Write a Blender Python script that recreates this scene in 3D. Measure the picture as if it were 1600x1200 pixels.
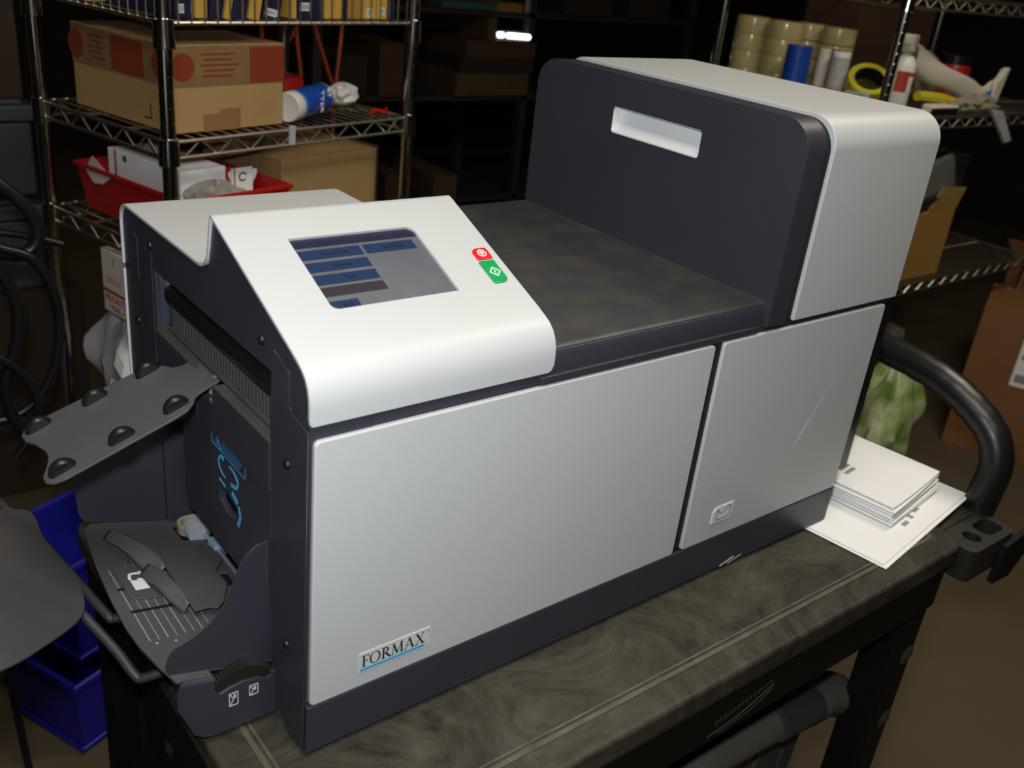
import bpy, bmesh, math, random
from mathutils import Vector, Matrix
random.seed(7)
for o in list(bpy.data.objects): bpy.data.objects.remove(o, do_unlink=True)
SC = bpy.context.scene
COL = SC.collection
H = 0.83            # height of the cart top above the floor; all z below are measured from the cart top

# ------------------------------------------------------------------ camera, light, exposure
cam = bpy.data.cameras.new('camera'); cam.sensor_width = 36.0; cam.lens = 1499.3/1600*36
CR = ((0.78529911, -0.61016248, 0.10491452), (-0.18473816, -0.39267498, -0.90093184), (0.59091211, 0.68811925, -0.42108761))
CP = Vector((-0.30103, -0.57176, 0.68168 + H))
co = bpy.data.objects.new('camera', cam); COL.objects.link(co)
rt, dn, fw = [Vector(r) for r in CR]
m = Matrix((rt, -dn, -fw)).transposed().to_4x4(); m.translation = CP
co.matrix_world = m
cam.clip_start = 0.02; cam.clip_end = 60
cam.dof.use_dof = True; cam.dof.focus_distance = 1.0; cam.dof.aperture_fstop = 7.5
SC.camera = co

w = bpy.data.worlds.new('world'); SC.world = w; w.use_nodes = True
w.node_tree.nodes['Background'].inputs[0].default_value = (0.9, 0.75, 0.55, 1)
w.node_tree.nodes['Background'].inputs[1].default_value = 0.006

def area(name, loc, target, size, size_y, power, color):
    l = bpy.data.lights.new(name, 'AREA'); l.shape = 'RECTANGLE'; l.size = size; l.size_y = size_y
    l.energy = power; l.color = color
    o = bpy.data.objects.new(name, l); COL.objects.link(o); o.location = loc
    o.rotation_euler = (Vector(target)-Vector(loc)).to_track_quat('-Z', 'Y').to_euler()
    return o
# the camera's own flash, just above and left of the lens
area('camera_flash', CP - dn*0.07 - rt*0.02 + fw*0.0, CP + fw*2 - dn*0.05, 0.05, 0.03, 7.7, (0.93, 0.97, 1.0))
# the ceiling tubes over the work place
area('ceiling_tube_light', (-0.05, -0.45, 2.75), (0.1, -0.3, 0), 1.2, 0.3, 20.0, (1.0, 0.92, 0.78))
area('ceiling_tube_light_aisle', (1.75, -0.05, 2.75), (1.75, 0.0, 0), 1.2, 0.3, 21.0, (1.0, 0.91, 0.76))

SC.view_settings.view_transform = 'Standard'; SC.view_settings.look = 'None'
SC.view_settings.exposure = 0.0; SC.view_settings.gamma = 1.0; SC.view_settings.use_curve_mapping = False

# ------------------------------------------------------------------ materials
MATS = {}
def mat(name, col, rough=0.5, metal=0.0, var=0.0, vscale=20.0, bump=0.0, bscale=200.0, col2=None, trans=0.0, emit=None, estr=0.0, coat=0.0, alpha=1.0, sharp=0.0, spec=0.5, detail=4.0):
    if name in MATS: return MATS[name]
    M = bpy.data.materials.new(name); M.use_nodes = True
    nt = M.node_tree; b = nt.nodes['Principled BSDF']
    b.inputs['Base Color'].default_value = (*col, 1); b.inputs['Roughness'].default_value = rough
    b.inputs['Metallic'].default_value = metal; b.inputs['Transmission Weight'].default_value = trans
    b.inputs['Coat Weight'].default_value = coat; b.inputs['Alpha'].default_value = alpha
    b.inputs['Specular IOR Level'].default_value = spec
    if emit: b.inputs['Emission Color'].default_value = (*emit, 1); b.inputs['Emission Strength'].default_value = estr
    if var > 0 or bump > 0:
        tc = nt.nodes.new('ShaderNodeTexCoord')
    if var > 0:
        n = nt.nodes.new('ShaderNodeTexNoise'); n.inputs['Scale'].default_value = vscale; n.inputs['Detail'].default_value = detail
        nt.links.new(tc.outputs['Object'], n.inputs['Vector'])
        r = nt.nodes.new('ShaderNodeValToRGB'); lo, hi = (0.3+sharp*0.17, 0.75-sharp*0.2)
        r.color_ramp.elements[0].position = lo; r.color_ramp.elements[1].position = hi
        c2 = col2 if col2 else tuple(c*(1-var) for c in col)
        r.color_ramp.elements[0].color = (*col, 1); r.color_ramp.elements[1].color = (*c2, 1)
        nt.links.new(n.outputs['Fac'], r.inputs['Fac']); nt.links.new(r.outputs['Color'], b.inputs['Base Color'])
    if bump > 0:
        n2 = nt.nodes.new('ShaderNodeTexNoise'); n2.inputs['Scale'].default_value = bscale; n2.inputs['Detail'].default_value = 3
        nt.links.new(tc.outputs['Object'], n2.inputs['Vector'])
        bp = nt.nodes.new('ShaderNodeBump'); bp.inputs['Strength'].default_value = bump; bp.inputs['Distance'].default_value = 0.002
        nt.links.new(n2.outputs['Fac'], bp.inputs['Height']); nt.links.new(bp.outputs['Normal'], b.inputs['Normal'])
    MATS[name] = M
    return M
WHITE = mat('light_grey_enamel', (0.52, 0.535, 0.54), 0.42, bump=0.04, bscale=900, var=0.03, vscale=6)
DARK = mat('charcoal_enamel', (0.036, 0.037, 0.050), 0.42, bump=0.08, bscale=900, var=0.12, vscale=12)
TRAYG = mat('charcoal_plastic', (0.088, 0.085, 0.087), 0.5, bump=0.08, bscale=900, var=0.15, vscale=18)
DUSTY = mat('dusty_charcoal', (0.040, 0.0415, 0.048), 0.5, var=1, col2=(0.060, 0.055, 0.048), vscale=22, sharp=0.6, bump=0.06, bscale=700, detail=8)
BLACK = mat('black_plastic', (0.008, 0.008, 0.009), 0.35)
GAP = mat('gap_black', (0.006, 0.008, 0.010), 0.6)
RUBBER = mat('black_rubber', (0.012, 0.011, 0.010), 0.55, var=0.3, vscale=60)
CARTTOP = mat('worn_black_polyethylene', (0.013, 0.012, 0.0105), 0.55, var=1, col2=(0.075, 0.066, 0.048), vscale=7, sharp=0.35, bump=0.35, bscale=90, detail=15, spec=0.3)
_n = [n for n in CARTTOP.node_tree.nodes if n.type == 'TEX_NOISE'][0]; _n.inputs['Roughness'].default_value = 0.72; _n.inputs['Distortion'].default_value = 2.2
CARTM = mat('black_polyethylene', (0.0065, 0.006, 0.005), 0.6, spec=0.18, bump=0.15, bscale=250, var=0.3, vscale=30)
CHROME = mat('chrome_wire', (0.62, 0.60, 0.55), 0.13, 1.0)
WIRE = mat('plated_wire', (0.60, 0.57, 0.50), 0.34, 1.0)
STEEL = mat('zinc_steel', (0.50, 0.53, 0.58), 0.35, 0.8)
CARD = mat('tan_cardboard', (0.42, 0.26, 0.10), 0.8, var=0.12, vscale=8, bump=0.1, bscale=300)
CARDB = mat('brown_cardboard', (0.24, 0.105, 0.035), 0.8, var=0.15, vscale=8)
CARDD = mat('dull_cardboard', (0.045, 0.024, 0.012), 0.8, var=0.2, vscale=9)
TAPE = mat('printed_tape', (0.27, 0.165, 0.075), 0.25, var=0.2, vscale=30)
REDINK = mat('red_ink', (0.36, 0.035, 0.022), 0.5)
TAPERED = mat('faded_tape_red', (0.24, 0.045, 0.022), 0.3)
REDP = mat('red_plastic', (0.42, 0.012, 0.012), 0.35)
BLUEP = mat('blue_plastic', (0.012, 0.014, 0.30), 0.4, var=0.15, vscale=10)
PAPER = mat('white_paper', (0.86, 0.86, 0.86), 0.8)
PAPERB = mat('cream_paper', (0.66, 0.60, 0.50), 0.8)
INK = mat('black_ink', (0.02, 0.02, 0.025), 0.5)
GREYINK = mat('grey_ink', (0.28, 0.28, 0.28), 0.7)
SKY = mat('sky_blue_ink', (0.08, 0.42, 0.80), 0.4)
LOGOB = mat('logo_blue', (0.03, 0.36, 0.68), 0.4)
SCREEN = mat('screen_glass', (0.10, 0.108, 0.13), 0.22, var=0.25, vscale=20, col2=(0.14, 0.145, 0.15))
SCRNAVY = mat('screen_navy', (0.022, 0.022, 0.050), 0.3, var=0.2, vscale=60)
SCRBLUE = mat('screen_blue', (0.017, 0.033, 0.085), 0.3)
SCRDARK = mat('screen_grey_bar', (0.036, 0.031, 0.042), 0.3)
SCRTXT = mat('screen_text', (0.004, 0.006, 0.014), 0.4)
REDB = mat('red_button', (0.72, 0.010, 0.012), 0.3, coat=0.3)
GRNB = mat('green_button', (0.005, 0.33, 0.085), 0.3, coat=0.3)
WHITEINK = mat('white_ink', (0.85, 0.85, 0.85), 0.5)
FLOORM = mat('brown_concrete', (0.115, 0.084, 0.045), 0.75, var=0.25, vscale=3, bump=0.2, bscale=60)
WALLM = mat('dark_wall_paint', (0.035, 0.028, 0.02), 0.8, var=0.2, vscale=2)
YEL = mat('yellow_envelope', (0.55, 0.33, 0.05), 0.7, var=0.1, vscale=15)
NAVY = mat('navy_carton', (0.012, 0.012, 0.045), 0.45)
ORANGE = mat('orange_cord', (0.32, 0.045, 0.008), 0.5)
BAGW = mat('white_film', (0.50, 0.50, 0.52), 0.3, var=0.2, vscale=20)
CLEARW = mat('clear_wrap', (0.32, 0.25, 0.15), 0.12, alpha=0.15)
TAPEROLL = mat('clear_packing_tape', (0.48, 0.40, 0.18), 0.22, coat=0.5, var=0.1, vscale=40)
BOTW = mat('white_bottle', (0.72, 0.70, 0.66), 0.4)
CANB = mat('can_blue', (0.015, 0.085, 0.48), 0.3, coat=0.3, var=0.25, vscale=50)
BLUER = mat('blue_roll', (0.008, 0.055, 0.34), 0.4)
YELT = mat('yellow_tape', (0.55, 0.48, 0.02), 0.4)
GREENB = mat('green_bag', (0.22, 0.36, 0.06), 0.35, var=1, col2=(0.62, 0.66, 0.42), vscale=14, sharp=0.6)
TOTE = mat('grey_tote', (0.060, 0.062, 0.080), 0.5)
GREYP = mat('beige_grey_plastic', (0.12, 0.11, 0.09), 0.5)
GREYD = mat('slate_grip', (0.045, 0.048, 0.055), 0.5)
LID = mat('smoky_lid', (0.16, 0.17, 0.16), 0.35, alpha=0.75)
LAMP = mat('lamp_glow', (1, 1, 1), 0.5, emit=(1.0, 0.97, 0.85), estr=4.0)

# ------------------------------------------------------------------ mesh builder
class G:
    def __init__(s): s.v = []; s.f = []
    def add(s, vs, fs):
        k = len(s.v); s.v += [tuple(p) for p in vs]; s.f += [tuple(i+k for i in f) for f in fs]; return s
    def box(s, x0, x1, y0, y1, z0, z1):
        return s.add([(x0,y0,z0),(x1,y0,z0),(x1,y1,z0),(x0,y1,z0),(x0,y0,z1),(x1,y0,z1),(x1,y1,z1),(x0,y1,z1)],
            [(0,3,2,1),(4,5,6,7),(0,1,5,4),(1,2,6,5),(2,3,7,6),(3,0,4,7)])
    def prism(s, poly, ax, a, b, holes=()):
        # polygon in the two remaining axes (ax 0: (y,z); 1: (x,z); 2: (x,y)), extruded from a to b along ax
        def p3(p, t): return ((t,p[0],p[1]), (p[0],t,p[1]), (p[0],p[1],t))[ax]
        loops = [list(poly)]+[list(h) for h in holes]
        bm = bmesh.new(); ed = []; allv = []
        for L in loops:
            vs = [bm.verts.new(p3(p, a)) for p in L]; allv += vs
            for i in range(len(vs)): ed.append(bm.edges.new((vs[i], vs[(i+1)%len(vs)])))
        bm.verts.index_update()
        if len(loops) == 1: fc = [tuple(range(len(poly)))]
        else:
            r = bmesh.ops.triangle_fill(bm, use_beauty=True, use_dissolve=False, edges=ed)
            fc = [tuple(v.index for v in f.verts) for f in r['geom'] if isinstance(f, bmesh.types.BMFace)]
        n = len(allv); vs = [tuple(v.co) for v in allv]
        pts = [p for L in loops for p in L]
        vs += [p3(p, b) for p in pts]; bm.free()
        fs = list(fc)+[tuple(i+n for i in reversed(f)) for f in fc]
        k = 0
        for L in loops:
            q = len(L)
            for i in range(q): fs.append((k+i, k+(i+1)%q, k+(i+1)%q+n, k+i+n))
            k += q
        return s.add(vs, fs)
    def tube(s, path, r, n=8, closed=False, caps=True):
        P = [Vector(p) for p in path]; m = len(P); up = None; vs = []; fs = []
        for i in range(m):
            if closed: t = (P[(i+1)%m]-P[i-1]).normalized()
            else: t = (P[min(i+1,m-1)]-P[max(i-1,0)]).normalized()
            if up is None:
                up = Vector((0,0,1)) if abs(t.z) < 0.9 else Vector((1,0,0))
            a = (up-t*up.dot(t)).normalized(); b = t.cross(a); up = a
            rr = r[i] if isinstance(r, (list, tuple)) else r
            for j in range(n):
                q = 2*math.pi*j/n; vs.append(P[i]+a*rr*math.cos(q)+b*rr*math.sin(q))
        for i in range(m if closed else m-1):
            for j in range(n):
                A = i*n+j; B = i*n+(j+1)%n; k = (i+1)%m
                fs.append((A, B, k*n+(j+1)%n, k*n+j))
        if caps and not closed: fs += [tuple(reversed(range(n))), tuple(range((m-1)*n, m*n))]
        return s.add(vs, fs)
    def lathe(s, prof, c=(0,0,0), ax=2, n=24):
        # prof: (radius, height) pairs along ax
        vs = []; fs = []
        for r, h in prof:
            for j in range(n):
                q = 2*math.pi*j/n; a, b = r*math.cos(q), r*math.sin(q)
                p = ((h,a,b),(b,h,a),(a,b,h))[ax]; vs.append((p[0]+c[0], p[1]+c[1], p[2]+c[2]))
        for i in range(len(prof)-1):
            for j in range(n): fs.append((i*n+j, i*n+(j+1)%n, (i+1)*n+(j+1)%n, (i+1)*n+j))
        fs += [tuple(reversed(range(n))), tuple(range((len(prof)-1)*n, len(prof)*n))]
        return s.add(vs, fs)
    def sheet(s, prof, t=0.0025):
        # prof: (y, z, x0, x1) rows; a bent sheet of thickness t along x
        n = len(prof); vs = []; fs = []
        nor = []
        for i in range(n):
            a = Vector(prof[max(i-1,0)][:2]); b = Vector(prof[min(i+1,n-1)][:2]); d = (b-a).normalized()
            nor.append(Vector((-d.y, d.x)))
        for i, (y, z, x0, x1) in enumerate(prof):
            q = Vector((y, z)); o = q+nor[i]*t
            vs += [(x0,q.x,q.y),(x1,q.x,q.y),(x1,o.x,o.y),(x0,o.x,o.y)]
        for i in range(n-1):
            a = 4*i; b = a+4
            for j in range(4): fs.append((a+j, a+(j+1)%4, b+(j+1)%4, b+j))
        fs += [(0,3,2,1), (4*n-4,4*n-3,4*n-2,4*n-1)]
        return s.add(vs, fs)
    def grid(s, fn, nu, nv, closed_u=False):
        vs = [fn(i/nu, j/nv) for i in range(nu+1) for j in range(nv+1)]
        return s.add(vs, [(i*(nv+1)+j, (i+1)*(nv+1)+j, (i+1)*(nv+1)+j+1, i*(nv+1)+j+1) for i in range(nu) for j in range(nv)])
    def move(s, M):
        s.v = [tuple(M @ Vector(p)) for p in s.v]; return s

def ob(name, g, M, parent=None, bevel=0.0, seg=2, smooth=40, loc=(0,0,0), rot=(0,0,0), solid=0.0):
    me = bpy.data.meshes.new(name); me.from_pydata(g.v, [], g.f)
    bm = bmesh.new(); bm.from_mesh(me); bmesh.ops.recalc_face_normals(bm, faces=bm.faces); bm.to_mesh(me); bm.free()
    me.materials.append(M)
    if smooth:
        for p in me.polygons: p.use_smooth = True
        me.set_sharp_from_angle(angle=math.radians(smooth))
    o = bpy.data.objects.new(name, me); COL.objects.link(o)
    if parent: o.parent = parent; o.location = loc
    else: o.location = (loc[0], loc[1], loc[2]+H)
    o.rotation_euler = rot
    if solid:
        d = o.modifiers.new('solid', 'SOLIDIFY'); d.thickness = solid
    if bevel:
        b = o.modifiers.new('bevel', 'BEVEL'); b.width = bevel; b.segments = seg; b.harden_normals = True; b.limit_method = 'ANGLE'; b.angle_limit = math.radians(40)
    return o
def tag(o, label, cat, group=None):
    o['label'] = label; o['category'] = cat
    if group: o['group'] = group
    return o
def thing(name, label, cat, loc=(0,0,0), rz=0.0, group=None):
    o = bpy.data.objects.new(name, None); COL.objects.link(o); o.empty_display_size = 0.05
    o.location = (loc[0], loc[1], loc[2]+H); o.rotation_euler = (0, 0, rz)
    return tag(o, label, cat, group)
def copy_tree(o, parent=None):
    c = o.copy(); COL.objects.link(c); c.parent = parent
    for ch in o.children: copy_tree(ch, c)
    return c
def struct(o): o['kind'] = 'structure'; return o
def arc(cx, cy, r, a0, a1, n=6):
    return [(cx+r*math.cos(math.radians(a0+(a1-a0)*i/n)), cy+r*math.sin(math.radians(a0+(a1-a0)*i/n))) for i in range(n+1)]
def rrect(x0, x1, y0, y1, r, n=5):
    if not isinstance(r, (list, tuple)): r = [r]*4     # bl, br, tr, tl
    P = []
    for (cx, cy, a, q) in ((x0+r[0],y0+r[0],180,r[0]),(x1-r[1],y0+r[1],270,r[1]),(x1-r[2],y1-r[2],0,r[2]),(x0+r[3],y1-r[3],90,r[3])):
        P += arc(cx, cy, q, a, a+90, n) if q > 0 else [(cx, cy)]
    return P
def spline(pts, n=6):
    P = [Vector(p) for p in pts]; out = []
    for i in range(len(P)-1):
        a, b, c, d = P[max(i-1,0)], P[i], P[i+1], P[min(i+2,len(P)-1)]
        for k in range(n):
            t = k/n
            out.append(0.5*((2*b)+(c-a)*t+(2*a-5*b+4*c-d)*t*t+(3*b-a-3*c+d)*t**3))
    out.append(P[-1]); return [tuple(p) for p in out]
def text_mesh(body, size, M, name, parent, mat4, extrude=0.0002, sx=1.0):
    cu = bpy.data.curves.new(name, 'FONT'); cu.body = body; cu.size = size; cu.extrude = extrude; cu.resolution_u = 2
    cu.align_x = 'CENTER'; cu.align_y = 'CENTER'
    t = bpy.data.objects.new(name, cu); COL.objects.link(t)
    dg = bpy.context.evaluated_depsgraph_get(); dg.update()
    me = bpy.data.meshes.new_from_object(t.evaluated_get(dg)); bpy.data.objects.remove(t, do_unlink=True)
    me.transform(mat4 @ Matrix.Diagonal((sx, 1, 1, 1))); me.materials.clear(); me.materials.append(M); me.name = name
    o = bpy.data.objects.new(name, me); COL.objects.link(o); o.parent = parent
    return o
def frame4(origin, xd, yd):
    xd = Vector(xd).normalized(); yd = Vector(yd).normalized(); zd = xd.cross(yd)
    M = Matrix((xd, yd, zd)).transposed().to_4x4(); M.translation = Vector(origin); return M

# ------------------------------------------------------------------ room shell
struct(ob('floor', G().box(-3, 7, -3, 6.2, -H-0.05, -H), FLOORM, smooth=0))
struct(ob('wall_back', G().box(-3, 7, 6.2, 6.3, -H, 2.4), WALLM, smooth=0))
struct(ob('wall_right', G().box(7, 7.1, -3, 6.3, -H, 2.4), WALLM, smooth=0))
struct(ob('wall_left', G().box(-3.1, -3, -3, 6.3, -H, 2.4), WALLM, smooth=0))

# ------------------------------------------------------------------ the utility cart
CX0, CX1, CY0, CY1 = -0.068, 0.925, -0.135, 0.475
cart = thing('utility_cart', 'black moulded utility cart carrying the folding machine, with a curved push handle', 'cart', (0, 0, -H))
def cp(name, g, M=CARTM, bevel=0.004, **k):
    g.move(Matrix.Translation((0, 0, H))); return ob(name, g, M, cart, bevel, **k)
top = cp('top_shelf', G().prism(rrect(CX0, CX1, CY0, CY1, 0.03), 2, -0.032, -0.001), CARTTOP, 0.006)
# the raised rim line that runs round the top
rl = G()
rp = rrect(CX0+0.032, CX1-0.03, CY0+0.032, CY1-0.032, 0.015, 4)
rl.prism(rp, 2, -0.003, 0.0004, [rrect(CX0+0.0375, CX1-0.0355, CY0+0.0375, CY1-0.0375, 0.012, 4)])
rl2 = G().prism(rrect(CX0+0.0405, CX1-0.0385, CY0+0.0405, CY1-0.0405, 0.010, 4), 2, -0.003, 0.0002, [rrect(CX0+0.0430, CX1-0.0410, CY0+0.0430, CY1-0.0430, 0.008, 4)])
BEAD = mat('dusty_bead', (0.115, 0.10, 0.072), 0.6, var=0.6, vscale=30)
cp('rim_bead', rl, BEAD, 0.0005); cp('rim_bead', rl2, BEAD, 0)
cp('apron', G().prism(rrect(CX0+0.006, CX1-0.006, CY0+0.007, CY1-0.007, 0.025), 2, -0.105, -0.032), CARTM, 0.004)
rib = G()
rib.box(CX0+0.03, CX1-0.06, CY0+0.004, CY0+0.01, -0.036, -0.032)
cp('apron_line', rib, mat('ledge_highlight', (0.05, 0.045, 0.04), 0.4), 0)  # paler colour paints the thin highlight along the apron ledge
# worn embossed mark on the apron: two sweeping strokes under a row of tiny dashes
em = G()
em.tube(spline([(0.42, CY0+0.007, -0.092), (0.47, CY0+0.007, -0.086), (0.53, CY0+0.007, -0.068)], 6), 0.0012, 5)
em.tube(spline([(0.44, CY0+0.007, -0.096), (0.49, CY0+0.007, -0.089), (0.53, CY0+0.007, -0.074)], 6), 0.0008, 5)
for i in range(14): em.box(0.43+i*0.007, 0.434+i*0.007, CY0+0.0062, CY0+0.0075, -0.080+i*0.0012, -0.074+i*0.0012)
cp('embossed_mark', em, mat('emboss_grey', (0.03, 0.028, 0.025), 0.5), 0)
def leg(x0, x1, y0, y1):
    g = G()
    g.box(x0, x1, y0, y1, -0.72, -0.1)
    o = cp('leg', g, CARTM, 0.006)
    for k in range(4):
        z = -0.19-k*0.12
        c = ob('leg_cup', G().lathe([(0.012, -0.002), (0.016, 0.0), (0.016, 0.004), (0.009, 0.004)], ((x0+x1)/2+0.012, y0, z+H), 1, 14), mat('leg_grey', (0.05, 0.046, 0.04), 0.5), o)
    return o
leg(0.845, 0.905, -0.122, -0.07); leg(0.845, 0.905, 0.41, 0.462); leg(-0.055, -0.005, -0.122, -0.07); leg(-0.055, -0.005, 0.41, 0.462)
# end frame under the left edge: posts, diagonal web and a web plate with a round hole
ef = G()
ef.box(-0.058, -0.03, 0.295, 0.335, -0.72, -0.105)
ef.box(-0.058, -0.03, 0.10, 0.14, -0.72, -0.105)
cp('end_post', ef)
hole = arc(0.22, -0.155, 0.018, 0, 330, 11)
cp('end_web', G().prism([(0.14, -0.105), (0.295, -0.105), (0.295, -0.20), (0.20, -0.21), (0.14, -0.27)], 0, -0.05, -0.042, [hole]), CARTM, 0.001)
cp('bottom_shelf', G().prism(rrect(CX0, CX1, CY0, CY1, 0.03), 2, -0.74, -0.70), CARTM, 0.006)
for x, y in ((0.02, -0.06), (0.84, -0.06), (0.02, 0.40), (0.84, 0.40)):
    c = cp('caster', G().lathe([(0.02, -0.015), (0.042, -0.012), (0.045, -0.008), (0.045, 0.008), (0.042, 0.012), (0.02, 0.015)], (x, y, -0.785), 1, 20), RUBBER, 0)
    ob('caster_fork', G().box(x-0.02, x+0.02, y-0.024, y-0.018, -0.80+H, -0.74+H).box(x-0.02, x+0.02, y+0.018, y+0.024, -0.80+H, -0.74+H).box(x-0.02, x+0.02, y-0.024, y+0.024, -0.745+H, -0.74+H), STEEL, c)
# handle console at the right end with holster and handle
cp('handle_console', G().prism(rrect(0.90, 1.085, -0.098, 0.44, 0.02), 2, -0.075, -0.012), CARTTOP, 0.006)
hp = spline([(1.052, -0.083, -0.03), (1.056, -0.086, 0.02), (1.062, -0.084, 0.062), (1.066, -0.064, 0.098), (1.068, -0.020, 0.126), (1.07, 0.04, 0.146), (1.072, 0.12, 0.154), (1.072, 0.22, 0.154), (1.07, 0.30, 0.146), (1.068, 0.36, 0.126), (1.066, 0.404, 0.098), (1.062, 0.424, 0.062), (1.056, 0.426, 0.02), (1.052, 0.423, -0.03)], 5)
cp('handle', G().tube(hp, [0.0235+(0.0008*math.sin(i*2.6) if 14 < i < 52 else 0) for i in range(len(hp))], 20), mat('handle_black', (0.009, 0.0085, 0.008), 0.36), 0)
hol = G().prism(rrect(0.925, 1.045, -0.148, -0.09, 0.012), 2, -0.062, -0.012, [arc(0.965, -0.122, 0.013, 0, 330, 11), rrect(0.99, 1.035, -0.135, -0.105, 0.01)])
cp('holster', hol, mat('dusty_black', (0.022, 0.020, 0.016), 0.5, var=0.5, vscale=40), 0.002)
cp('holster_plate', G().prism([(1.005, -0.088), (1.012, -0.026), (1.092, -0.014), (1.088, -0.062), (1.055, -0.092)], 1, -0.156, -0.146), CARTM, 0.002)

# ------------------------------------------------------------------ the folding and inserting machine
mach = thing('folding_inserting_machine', 'large grey and charcoal paper folding and inserting machine on the black cart', 'office machine', (0, 0, 0))
def mp(name, g, M=DARK, bevel=0.0015, **k): return ob(name, g, M, mach, bevel, **k)
# chassis and plinth
mp('chassis', G().box(0.055, 0.78, 0.006, 0.42, 0.006, 0.322), DARK, 0.002)
mp('plinth', G().box(0.0, 0.4048, 0.0, 0.03, 0.0040, 0.0565), DARK, 0.0012)
mp('plinth', G().box(0.4058, 0.7800, 0.0, 0.03, 0.0046, 0.0565), DARK, 0.0012)
mp('rear_housing', G().prism(rrect(0.70, 0.856, 0.050, 0.318, [0.004, 0.004, 0.020, 0]), 1, 0.030, 0.25), BLACK, 0.003)
mp('shadow_gap', G().box(0.4625, 0.4765, 0.004, 0.02, 0.0565, 0.3205), GAP, 0)
# the two front panels
pl = mp('front_panel', G().prism(rrect(0.0025, 0.4625, 0.0573, 0.3205, 0.005), 1, 0.0, 0.006), WHITE, 0.0014)
pr_ = mp('side_panel', G().prism(rrect(0.4765, 0.7800, 0.0573, 0.3205, 0.005), 1, 0.0, 0.006), WHITE, 0.0014)
pl['label'] = 'wide light grey front panel with a name plate'
# name plate
def P2(name, g, M, parent): return ob(name, g, M, parent, 0, smooth=0)
P2('name_plate', G().box(0.0495, 0.1245, -0.0006, 0.0, 0.0735, 0.0955), mat('plate_grey', (0.58, 0.60, 0.59), 0.4), pl)
def seg(a, b, wd):      # a straight stroke of width wd in the letter plane
    a = Vector(a); b = Vector(b); d = (b-a).normalized(); n = Vector((-d.y, d.x))*wd/2
    return [a+n, b+n, b-n, a-n]
def ring(cx, cy, rx, ry, tx, ty, a0=0, a1=360, n=20):
    o = [(cx+rx*math.cos(math.radians(a0+(a1-a0)*i/n)), cy+ry*math.sin(math.radians(a0+(a1-a0)*i/n))) for i in range(n+1)]
    q = [(cx+(rx-tx)*math.cos(math.radians(a0+(a1-a0)*i/n)), cy+(ry-ty)*math.sin(math.radians(a0+(a1-a0)*i/n))) for i in range(n+1)]
    return [[o[i], o[i+1], q[i+1], q[i]] for i in range(n)]
def bx2(x0, x1, y0, y1): return [(x0,y0),(x1,y0),(x1,y1),(x0,y1)]
LET = {
 'F': (0.60, [bx2(.14,.28,0,1), bx2(.04,.40,0,.05), bx2(.04,.60,.945,1), bx2(.555,.60,.78,1), bx2(.28,.48,.49,.54), bx2(.45,.48,.40,.63)]),
 'O': (0.92, ring(.46,.5,.42,.52,.13,.045)),
 'R': (0.78, [bx2(.12,.26,0,1), bx2(.03,.36,0,.05), bx2(.03,.3,.95,1), seg((.34,.5),(.70,.03),.15), bx2(.60,.80,0,.05)]+ring(.28,.74,.32,.26,.13,.05,-90,90,12)),
 'M': (1.02, [seg((.14,.02),(.19,.98),.05), seg((.18,.98),(.50,.05),.14), seg((.50,.05),(.82,.98),.05), seg((.80,.98),(.86,.02),.14), bx2(.02,.26,0,.05), bx2(.72,1.0,0,.05), bx2(.08,.26,.95,1), bx2(.74,.92,.95,1)]),
 'A': (0.86, [seg((.12,.02),(.42,.99),.05), seg((.41,.99),(.74,.02),.14), bx2(.25,.60,.32,.37), bx2(.02,.24,0,.05), bx2(.60,.88,0,.05)]),
 'X': (0.84, [seg((.16,.98),(.70,.02),.14), seg((.14,.02),(.70,.98),.05), bx2(.03,.28,.95,1), bx2(.56,.80,.95,1), bx2(.02,.26,0,.05), bx2(.56,.86,0,.05)])}
xcur = 0.0; lw = sum(LET[c][0] for c in 'FORMAX'); sx = 0.0675/lw; sy = 0.0128
for k, ch in enumerate('FORMAX'):
    wd, strokes = LET[ch]; g = G()
    for q, st in enumerate(strokes):
        g.prism([(0.0517+(xcur+p[0])*sx, 0.0796+p[1]*sy) for p in st], 1, -0.00075-q*0.000008, -0.0006)
    P2('letter', g, INK, pl); xcur += wd
P2('registered_mark', G().prism(arc(0.1222, 0.0920, 0.0011, 0, 330, 11), 1, -0.0008, -0.0006), GREYINK, pl)
P2('name_underline', G().box(0.0510, 0.1190, -0.0008, -0.0006, 0.0752, 0.0779), LOGOB, pl)
# envelope badge on the right-hand panel
bd = ob('envelope_badge', G().prism([(0.5205, 0.0795), (0.5205, 0.0965), (0.526, 0.1025), (0.5575, 0.1025), (0.5575, 0.0865), (0.552, 0.0795)], 1, -0.0012, 0.0), mat('badge_pale', (0.72, 0.75, 0.74), 0.35), pr_, 0.0006)
ev = G()
for a, b in (((.5285,.084),(.5485,.084)), ((.5285,.084),(.5285,.0985)), ((.5285,.0985),(.5345,.0925)), ((.5345,.0925),(.5375,.0925)), ((.5375,.0925),(.5475,.1),), ((.5475,.1),(.552,.0985)), ((.552,.0985),(.552,.089)), ((.552,.089),(.5485,.084))):
    ev.prism([tuple(p) for p in seg(a, b, 0.0014)], 1, -0.0015, -0.0012)
P2('envelope_line', ev, mat('badge_teal', (0.12, 0.26, 0.30), 0.5), pr_)
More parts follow.
